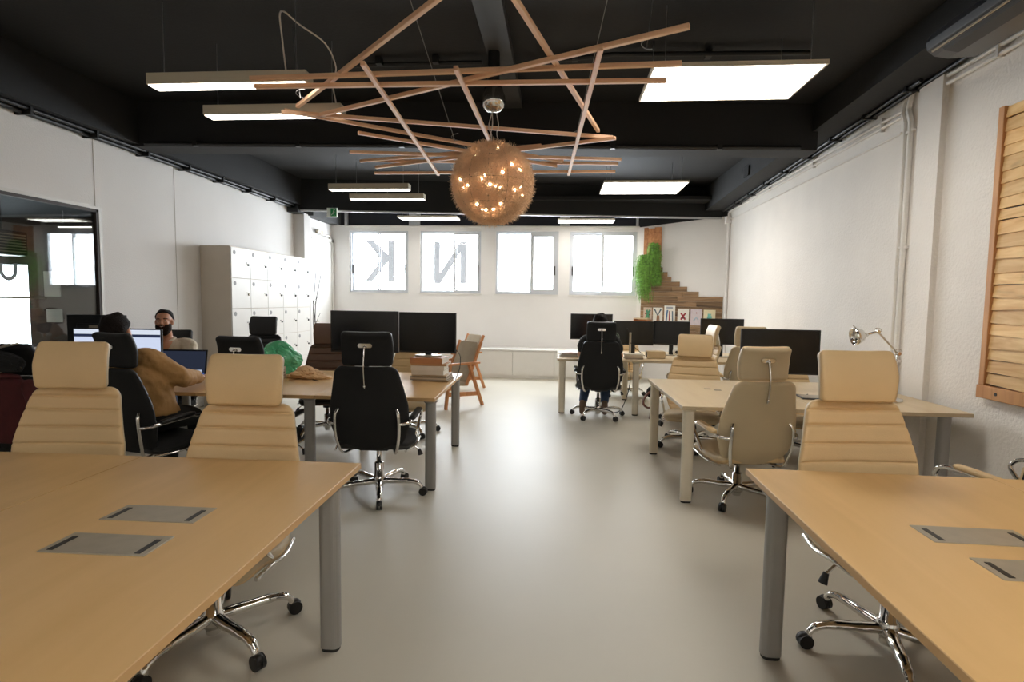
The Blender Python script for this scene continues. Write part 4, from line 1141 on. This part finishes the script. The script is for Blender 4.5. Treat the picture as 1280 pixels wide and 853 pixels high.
def sheet(x0, x1, zt, zb_, label, marks, col=(234, 230, 220)):
    t = thing('drawing', label, 'drawing', group='drawings on the cladding'); t.matrix_world = ANG
    g = G(); g.span((x0, zb_, .03), (x1, zt, .032)); g.build('sheet', mat('sheet ' + label[:12], col, .8, var=.05, scale=20), t)
    for pts, w, c in marks:
        g = G(); g.tube([(x0 + (x1 - x0) * a, zb_ + (zt - zb_) * b, .033) for a, b in pts], w, 6, flat=.2); g.build('paint_mark', mat('paint', c, .7, var=.2), t)
    return t
gr, rd, bl, tq, br = (92, 158, 122), (150, 36, 44), (70, 110, 150), (120, 190, 180), (150, 110, 80)
sheet(0.16, 0.327, 1.402, 1.161, 'drawing with a green figure, first in the row nearest the fern', [([(.3, .1), (.5, .5), (.4, .8)], .02, gr), ([(.6, .1), (.6, .6), (.8, .8)], .02, gr), ([(.2, .5), (.8, .4)], .012, rd)], (206, 186, 168))
sheet(0.351, 0.54, 1.403, 1.100, 'white drawing with a large forked shape, second in the row', [([(.15, .9), (.5, .5), (.85, .92)], .014, (80, 100, 110)), ([(.45, .05), (.5, .5)], .016, br), ([(.7, .05), (.6, .5)], .012, br)])
sheet(0.573, 0.782, 1.443, 1.104, 'taller drawing with grey top and coloured strokes, third in the row', [([(.2, .1), (.25, .5), (.3, .75)], .014, bl), ([(.5, .15), (.5, .7)], .012, rd), ([(.8, .1), (.75, .7)], .012, (90, 110, 120)), ([(.2, .88), (.8, .88)], .02, (176, 180, 186))])
sheet(0.83, 1.043, 1.389, 1.093, 'white drawing with a dark red cross, fourth in the row', [([(.3, .3), (.7, .72)], .016, rd), ([(.3, .72), (.7, .3)], .016, rd), ([(.3, .4), (.7, .4)], .012, (60, 30, 40))])
sheet(1.074, 1.282, 1.382, 1.081, 'pale lilac drawing, fifth in the row', [([(.3, .3), (.5, .5), (.7, .35)], .012, (176, 196, 210)), ([(.5, .75), (.55, .8)], .012, rd)], (216, 204, 208))
sheet(1.313, 1.524, 1.376, 1.086, 'cream drawing with a turquoise patch, last in the row', [([(.45, .3), (.5, .75)], .03, tq), ([(.3, .5), (.7, .55)], .022, tq)], (228, 218, 184))

t = thing('hanging_fern', 'hanging fern trailing long green fronds over the upright boards', 'plant'); t.matrix_world = ANG
rr = random.Random(3)
g = G()
def strands(n, cx, zt, dx, dz0, dz1, out):
    for i in range(n):
        x = cx + rr.gauss(0, dx); o = out + rr.uniform(-.05, .09); z1 = zt - rr.uniform(dz0, dz1)
        top = zt + rr.uniform(-.12, .05)
        p = [Vector((cx + (x - cx) * .3, top, out)), Vector((cx + (x - cx) * .8, top + .04, o)), Vector((x, top - .12, o + .03)), Vector((x + rr.uniform(-.03, .03), (top + z1) / 2, o + .02)), Vector((x + rr.uniform(-.05, .05), z1, o))]
        P = smooth_path(p, 4); w = rr.uniform(.002, .0045)
        d = Vector((cos(i), 0, sin(i))) * w
        vs = [q for v in P for q in (v - d, v + d)]
        g.add(vs, [(2 * k, 2 * k + 1, 2 * k + 3, 2 * k + 2) for k in range(len(P) - 1)], True)
        for k in range(2, len(P) - 1):
            for s in (-1, 1):
                q = P[k]; e = q + Vector((s * rr.uniform(.015, .035), -rr.uniform(.01, .03), rr.uniform(-.02, .03)))
                g.add([q + Vector((0, .005, 0)), q - Vector((0, .005, 0)), e], [(0, 1, 2)], True)
xa, xb = 0.21, 0.393
strands(210, xa, 2.33, .075, .35, .85, .17)
strands(170, xb, 2.55, .06, .3, .75, .16)
strands(70, 0.442, 2.1, .04, .1, .3, .14)
f = g.build('foliage', MT['leaf'], t); f['kind'] = 'stuff'
for x, z0 in ((xa, 2.2), (xb, 2.45)):
    g = G(); g.lathe([(.04, 0), (.06, .1), (.065, .12), (.055, .12), (.03, .02)], 16, M=Matrix.Translation((x, z0, .13)) @ Matrix.Rotation(rad(-90), 4, 'X')); g.build('pot', MT['pot'], t)
# ------------------------------------------------------------------ people
def V(*a): return Vector(a)
def chain(g, pts, rs, n=12, k=5):
    P = smooth_path(pts, k)
    m = len(pts) - 1
    R_ = []
    for i in range(len(P)):
        t = min(i / k, m - 1e-6) if i < len(P) - 1 else m - 1e-9
        j = int(t); f = t - j
        R_.append(rs[j] * (1 - f) + rs[min(j + 1, m)] * f)
    g.tube(P, R_, n)
    g.ball(P[0], R_[0], n); g.ball(P[-1], R_[-1], n)

def remesh(o, vox, it=4):
    m = o.modifiers.new('Remesh', 'REMESH'); m.mode = 'VOXEL'; m.voxel_size = vox; m.use_smooth_shade = True
    s = o.modifiers.new('Smooth', 'SMOOTH'); s.iterations = it; s.factor = .5
    return o

def hand(g, w, d, up, side):
    """palm and five fingers; d: pointing direction, up: back of the hand, side: towards the thumb"""
    d, up, side = d.normalized(), up.normalized(), side.normalized()
    p = w + d * .05
    M = Matrix((side, d, up)).transposed()
    g.ball(p, (.042, .055, .018), 14, M=M.to_4x4())
    for i, (s, l, a) in enumerate(((.030, .072, .14), (.010, .080, .03), (-.011, .074, -.05), (-.030, .058, -.16))):
        b = p + d * .045 + side * s
        dd = (d + side * a).normalized()
        chain(g, [b, b + dd * l * .45 + up * .008, b + dd * l * .8 - up * .004, b + dd * l - up * .018], [.0095, .009, .0085, .0075], 8, 3)
    b = p - d * .025 + side * .032
    chain(g, [b, b + side * .026 + d * .02, b + side * .04 + d * .052 - up * .008], [.012, .0105, .009], 8, 3)

def head_M(c, f, tilt=0.0, roll=0.0):
    f = Vector(f).normalized()
    return Matrix.Translation(c) @ Matrix.Rotation(atan2(-f.x, f.y), 4, 'Z') @ Matrix.Rotation(-tilt, 4, 'X') @ Matrix.Rotation(roll, 4, 'Y')

def head(g, M):
    b = lambda c, r: g.ball(M @ Vector(c), r, 18, M=M)
    b((0, -.012, .035), (.074, .094, .084)); b((0, .025, -.03), (.060, .066, .088)); b((0, .05, -.085), (.034, .034, .028))
    b((0, .07, .028), (.052, .022, .014)); b((-.034, .066, -.022), (.024, .024, .022)); b((.034, .066, -.022), (.024, .024, .022))
    chain(g, [M @ V(0, .086, .018), M @ V(0, .104, -.012), M @ V(0, .112, -.026)], [.009, .012, .0145], 8, 3)
    b((-.012, .1, -.03), (.010, .011, .008)); b((.012, .1, -.03), (.010, .011, .008))
    b((0, .086, -.052), (.024, .014, .007)); b((0, .082, -.064), (.022, .014, .008))
    for s in (-1, 1):
        b((s * .078, -.012, -.005), (.010, .022, .034)); b((s * .074, .0, -.03), (.008, .012, .014))

def shell(name, M, c, r, region, m, parent, noise=.03, seed=1, n=40):
    """cap of hair or beard: ellipsoid that stands out where region(d) > 0"""
    rr = random.Random(seed); g = G(); g.ball((0, 0, 0), 1, n)
    dirs = [(Vector((rr.gauss(0, 1), rr.gauss(0, 1), rr.gauss(0, 1))).normalized(), rr.uniform(.3, 1)) for _ in range(70)]
    vs = []
    for v in g.v:
        d = Vector(v).normalized()
        k = .8 + .2 * max(0, min(1, region(d)))
        for q, a in dirs:
            w = d.dot(q)
            if w > .93: k += noise * a * (w - .93) / .07 * max(0, min(1, region(d)))
        vs.append(M @ (Vector(c) + Vector((d.x * r[0], d.y * r[1], d.z * r[2])) * k))
    g.v = vs
    return g.build(name, m, parent)

def ss(a, b, x):
    t = max(0, min(1, (x - a) / (b - a))); return t * t * (3 - 2 * t)

def person(label, J, f, hair_m, top_m, legs_m, beard=False, cap=False, sleeves='long', open_neck=False, group='people at the desks'):
    """J: joints in world coordinates"""
    base = Vector((J['pelvis'].x, J['pelvis'].y, 0))
    t = thing('person', label, 'person', base, 0, None)
    L = {k: (v - base if isinstance(v, Vector) else v) for k, v in J.items()}
    f = Vector((f[0], f[1], 0)).normalized(); r = Vector((f.y, -f.x, 0)); up = V(0, 0, 1)
    hf = Vector(J.get('look', f)); M = head_M(L['head'], hf, J.get('tilt', 0), J.get('roll', 0))
    g = G()
    chain(g, [L['pelvis'], L['chest'] * .6 + L['pelvis'] * .4, L['chest'], L['neck'] - up * .04], [.13, .12, .135, .09], 16)
    chain(g, [L['neck'] - up * .05, L['neck'] + up * .02, M @ V(0, -.02, -.06)], [.062, .055, .056], 12)
    head(g, M)
    for s, n in ((-1, 'l'), (1, 'r')):
        sh, el, wr = L['shoulder_' + n], L['elbow_' + n], L['wrist_' + n]
        chain(g, [L['neck'] - up * .05, sh, sh * .5 + el * .5 - up * .005, el, el * .5 + wr * .5, wr], [.055, .056, .047, .04, .037, .026], 12)
        d = (wr - el).normalized(); flat = (d + V(0, 0, -d.z * .8)).normalized()
        hand(g, wr, flat, up, r * (-s))
        hip = L['pelvis'] + r * s * .09; kn, an = L['knee_' + n], L['ankle_' + n]
        chain(g, [hip, hip * .5 + kn * .5 + up * .01, kn, kn * .5 + an * .5, an], [.085, .075, .056, .05, .036], 12)
        toe = L['toe_' + n]
        chain(g, [an - up * .02, toe], [.035, .03], 10)
    body = remesh(g.build('body', MT['skin'], t), .0075, 3)
    # upper garment
    g = G()
    w = J.get('bulk', 1.0)
    sp = [L['pelvis'] + up * .02, L['pelvis'].lerp(L['chest'], .5), L['chest'], L['chest'].lerp(L['neck'], .55), L['neck'] - up * .03]
    wd = [(.185, .135), (.18, .13), (.20, .135), (.185, .11), (.075, .07)]
    rings = []
    P = smooth_path(sp, 5)
    for i, c in enumerate(P):
        q = i / (len(P) - 1) * (len(wd) - 1); j = min(int(q), len(wd) - 2); e = q - j
        a = (wd[j][0] * (1 - e) + wd[j + 1][0] * e) * w; b = (wd[j][1] * (1 - e) + wd[j + 1][1] * e) * w
        rings.append([c + r * (a * sgn_pow(cos(x), .8)) + f * (b * sgn_pow(sin(x), .8)) for x in [2 * pi * k / 24 for k in range(24)]])
    g.loft(rings)
    for n in 'lr':
        sh, el, wr = L['shoulder_' + n], L['elbow_' + n], L['wrist_' + n]
        if sleeves == 'long':
            chain(g, [L['neck'] - up * .07, sh, sh * .5 + el * .5, el, el * .5 + wr * .5, wr - (wr - el).normalized() * .01], [.066 * w, .076 * w, .076 * w, .068 * w, .06 * w, .045 * w], 14)
        else:
            chain(g, [L['neck'] - up * .07, sh, sh * .4 + el * .6], [.07, .078, .07], 14)
    o = remesh(g.build(J.get('top_name', 'shirt'), top_m, t), .011, 4)
    tx = bpy.data.textures.new('folds', 'CLOUDS'); tx.noise_scale = .09
    dm = o.modifiers.new('Folds', 'DISPLACE'); dm.texture = tx; dm.strength = .03; dm.mid_level = .5; dm.texture_coords = 'LOCAL'
    # collar
    g = G(); c = L['neck']
    g.tube([c + r * (.072 * cos(a)) + f * (.068 * sin(a)) + up * (.012 - .03 * max(0, sin(a))) for a in [2 * pi * k / 24 for k in range(24)]], .016, 8, closed=True, flat=1.0)
    g.build('collar', top_m, t)
    # trousers and shoes
    g = G()
    for s, n in ((-1, 'l'), (1, 'r')):
        hip = L['pelvis'] + r * s * .09; kn, an = L['knee_' + n], L['ankle_' + n]
        chain(g, [hip, hip * .5 + kn * .5 + up * .01, kn, kn * .5 + an * .5, an + (kn - an).normalized() * .05], [.11, .092, .074, .068, .056], 14)
    chain(g, [L['pelvis'] - r * .06, L['pelvis'] + r * .06], [.125, .125], 14)
    remesh(g.build('trousers', legs_m, t), .011, 3)
    for n in 'lr':
        an, toe = L['ankle_' + n], L['toe_' + n]
        g = G(); d = (toe - an); 
        chain(g, [an + V(0, 0, .01), an - V(0, 0, .02), an.lerp(toe, .5), toe], [.045, .047, .044, .036], 12)
        remesh(g.build('shoe', MT['shoe'], t), .008, 2)
    # hair
    if cap:
        shell('knitted_cap', M, (0, -.012, .03), (.088, .108, .1), lambda d: ss(-.12, .0, d.z + .1 * d.y), MT['dark'], t, .01, 4)
    else:
        shell('hair', M, (0, -.022, .024), J.get('hair', (.092, .110, .118)), lambda d: ss(-.1, .12, d.z * .9 - d.y * .75 + J.get('line', .02) if d.z < .62 else 1), hair_m, t, .045, 7)
    for s in (-1, 1):
        g = G(); g.ball(M @ V(s * .031, .0755, .006), .009, 12); e = g.build('eye', MT['eyew'], t)
        g = G(); g.ball(M @ V(s * .031, .0822, .006), .0048, 10); g.build('iris', MT['dark'], e)
        g = G(); g.tube([M @ V(s * (.016 + .012 * k), .0905 - .004 * k * k * .5, .026 + .004 * sin(k)) for k in range(4)], .0042, 6); g.build('eyebrow', hair_m, t)
    if beard:
        shell('beard', M, (0, .026, -.056), (.073, .08, .088), lambda d: ss(.22, -.08, d.z - .9 * max(0, abs(d.x) - .55)) * ss(-.5, -.1, d.y), MT['beardm'], t, .05, 3)
        g = G(); g.tube([M @ V(.008 * k, .096 - .0006 * k * k, -.0415 - .0012 * abs(k)) for k in range(-4, 5)], .0058, 8); g.build('moustache', MT['beardm'], t)
        g = G(); g.tube([M @ V(.006 * k, .101 - .0005 * k * k, -.056 + .0006 * k * k) for k in range(-4, 5)], .0052, 8); g.build('smiling_mouth', mat('lips', (150, 78, 70), .45), t)
        g = G(); g.tube([M @ V(.005 * k, .1045 - .0005 * k * k, -.0555 + .0006 * k * k) for k in range(-3, 4)], .003, 6); g.build('teeth', MT['whitepl'], t)
    return t

# tan jacket, seen from behind, in the black chair
f1 = V(.26, .97, 0); r1 = V(.97, -.26, 0)
pel = V(-3.02, 3.86, .60)
person('person in a tan jacket seen from behind at the lit screen', dict(
    pelvis=pel, chest=V(-3.09, 3.84, .88), neck=V(-3.19, 3.83, 1.06), head=V(-3.28, 3.87, 1.215), look=V(-.25, 1, 0), tilt=.1, roll=-.15, bulk=1.1, top_name='jacket',
    shoulder_r=V(-3.00, 3.80, 1.03), elbow_r=V(-2.86, 3.95, .88), wrist_r=V(-2.98, 4.34, .82),
    shoulder_l=V(-3.38, 3.90, 1.03), elbow_l=V(-3.45, 4.12, .88), wrist_l=V(-3.36, 4.33, .82),
    knee_r=pel + V(.04, .42, -.11), ankle_r=pel + V(.06, .45, -.5), toe_r=pel + V(.08, .6, -.555),
    knee_l=pel + V(-.20, .42, -.11), ankle_l=pel + V(-.2, .45, -.5), toe_l=pel + V(-.2, .6, -.555)),
    f1, MT['hair'], MT['tan'], MT['blackf'])
# smiling man
f2 = V(.35, -.93, 0).normalized(); r2 = V(f2.y, -f2.x, 0)
pel = V(-4.36, 5.88, .57); nk = V(-4.19, 5.60, 1.03)
person('bearded smiling man in a cream shirt leaning over the bench, facing the room', dict(
    pelvis=pel, chest=V(-4.25, 5.72, .83), neck=nk, head=V(-4.16, 5.52, 1.22), look=V(.40, -.92, 0), tilt=-.1, roll=.06, hair=(.086, .106, .106), line=-.1,
    shoulder_r=nk + r2 * .20 - V(0, 0, .06), elbow_r=nk + r2 * .27 + f2 * .12 - V(0, 0, .19), wrist_r=nk + r2 * .12 + f2 * .33 - V(0, 0, .21),
    shoulder_l=nk - r2 * .20 - V(0, 0, .06), elbow_l=nk - r2 * .27 + f2 * .12 - V(0, 0, .19), wrist_l=nk - r2 * .12 + f2 * .33 - V(0, 0, .21),
    knee_r=pel + f2 * .42 + r2 * .1, ankle_r=pel + f2 * .42 + r2 * .1 + V(0, 0, -.43), toe_r=pel + f2 * .57 + r2 * .11 + V(0, 0, -.48),
    knee_l=pel + f2 * .42 - r2 * .1, ankle_l=pel + f2 * .42 - r2 * .1 + V(0, 0, -.43), toe_l=pel + f2 * .57 - r2 * .11 + V(0, 0, -.48)),
    f2, MT['hair'], MT['shirt'], MT['denim'], beard=True)
# far person from behind
f3 = V(-.03, 1, 0); r3 = V(1, .03, 0)
pel = V(.55, 7.14, .61); nk = V(.54, 7.09, 1.06)
person('dark-haired person in black and jeans seen from behind at the far desk', dict(
    pelvis=pel, chest=V(.54, 7.12, .85), neck=nk, head=V(.535, 7.08, 1.205), look=f3, tilt=.12, bulk=.88, top_name='black_shirt',
    shoulder_r=nk + r3 * .18 - V(0, 0, .06), elbow_r=V(.80, 7.10, .82), wrist_r=V(.80, 7.32, .80),
    shoulder_l=nk - r3 * .18 - V(0, 0, .06), elbow_l=V(.30, 7.15, .82), wrist_l=V(.36, 7.37, .80),
    knee_r=V(.66, 7.55, .50), ankle_r=V(.63, 7.25, .16), toe_r=V(.64, 7.30, .04),
    knee_l=V(.42, 7.55, .50), ankle_l=V(.345, 7.25, .16), toe_l=V(.34, 7.30, .04)),
    f3, MT['hair'], MT['blackf'], MT['denim'], sleeves='short')

# jacket over the chair back, bag on its headrest
JX, JY, JU = -4.14, 4.09, -.13
t = thing('jacket', 'maroon jacket hung over the back of a black chair near the glazed wall', 'jacket', (JX, JY, JU), rad(4))
g = cushion([(-.35, .5), (-.355, .62), (-.37, .78), (-.395, .93), (-.405, 1.0)], [(0, .28), (.4, .31), (.85, .26), (1, .2)], .035, [], .06, .03, N=40)
o = g.build('body_panel', [MT['maroon'], MT['maroon']], t)
tx = bpy.data.textures.new('jacket folds', 'CLOUDS'); tx.noise_scale = .12
dm = o.modifiers.new('Folds', 'DISPLACE'); dm.texture = tx; dm.strength = .05; dm.texture_coords = 'LOCAL'
for s in (-1, 1):
    g = G(); chain(g, [V(s * .24, -.385, .95), V(s * .30, -.40, .8), V(s * .31, -.41, .62), V(s * .28, -.42, .48)], [.05, .055, .05, .042], 12); g.build('sleeve', MT['maroon'], t)
g = G(); g.tube([V(.15 * cos(a), -.355 - .045 * sin(a) - .02, 1.01 + .02 * sin(a)) for a in [2 * pi * k / 20 for k in range(20)]], .02, 8, closed=True); g.build('collar', MT['maroon'], t)
t = thing('sling_bag', 'dark sling bag with pale straps slung over the headrest above the maroon jacket', 'bag', (JX, JY, JU), rad(4))
o = crumpled('bag_body', '', '', (0, -.425, 1.06), (.2, .055, .085), MT['blackf'], 8, .25)
for k in ('label', 'category'): del o[k]
o.parent = t
g = G(); g.tube(smooth_path([V(-.19, -.41, 1.14), V(-.17, -.46, 1.18), V(.0, -.48, 1.21), V(.15, -.45, 1.25), V(.17, -.38, 1.262)], 6), .011, 8, flat=.5); g.build('strap', MT['satin'], t)
g = G(); g.tube(smooth_path([V(-.16, -.47, 1.08), V(-.05, -.5, 1.14), V(.08, -.49, 1.2)], 6), .009, 8, flat=.5); g.build('strap', MT['satin'], t)
g = G(); g.tube(smooth_path([V(-.15, -.44, 1.215), V(.0, -.45, 1.235), V(.15, -.42, 1.262)], 6), .009, 8, flat=.6); g.build('piping', MT['maroon'], t)

# ------------------------------------------------------------------ daylight, camera
w = bpy.data.worlds.new('World'); SC.world = w; w.use_nodes = True
bg = w.node_tree.nodes['Background']; bg.inputs['Color'].default_value = (.87, .94, 1.0, 1); bg.inputs['Strength'].default_value = SKY_E
def portal(x0, x1, z0, z1, y):
    l = bpy.data.lights.new('daylight_portal', 'AREA'); l.shape = 'RECTANGLE'; l.size = x1 - x0; l.size_y = z1 - z0; l.cycles.is_portal = True
    o = bpy.data.objects.new('daylight_portal', l); COL.objects.link(o); o.location = ((x0 + x1) / 2, y, (z0 + z1) / 2); o.rotation_euler = (rad(-90), 0, 0)
for a, b in WIN: portal(a, b, WZ0, WZ1, YB + .2)
for a, b, z0, z1 in OP: portal(a, b, z0, z1, EY + .17)

cd = bpy.data.cameras.new('Camera'); cd.sensor_width = 36; cd.lens = 690 * 36 / 1280; cd.clip_start = .05
cam = bpy.data.objects.new('Camera', cd); COL.objects.link(cam); SC.camera = cam
psi, pit, rho = 0.08263695, 0.0727801, 0.014
fw = Vector((-sin(psi) * cos(pit), cos(psi) * cos(pit), -sin(pit))); r0 = Vector((cos(psi), sin(psi), 0)); u0 = r0.cross(fw)
rt = r0 * cos(rho) + u0 * sin(rho); uu = u0 * cos(rho) - r0 * sin(rho)
Mc = Matrix((rt, uu, -fw)).transposed().to_4x4(); Mc.translation = (0, 0, 1.495)
cam.matrix_world = Mc

vs = SC.view_settings
vs.view_transform = 'Standard'; vs.look = 'None'; vs.gamma = 1.0; vs.use_curve_mapping = False; vs.exposure = 1.0
c = SC.cycles
c.use_denoising = True; c.max_bounces = 10; c.diffuse_bounces = 5; c.glossy_bounces = 4; c.transparent_max_bounces = 12; c.sample_clamp_indirect = 6; c.caustics_reflective = False; c.caustics_refractive = False
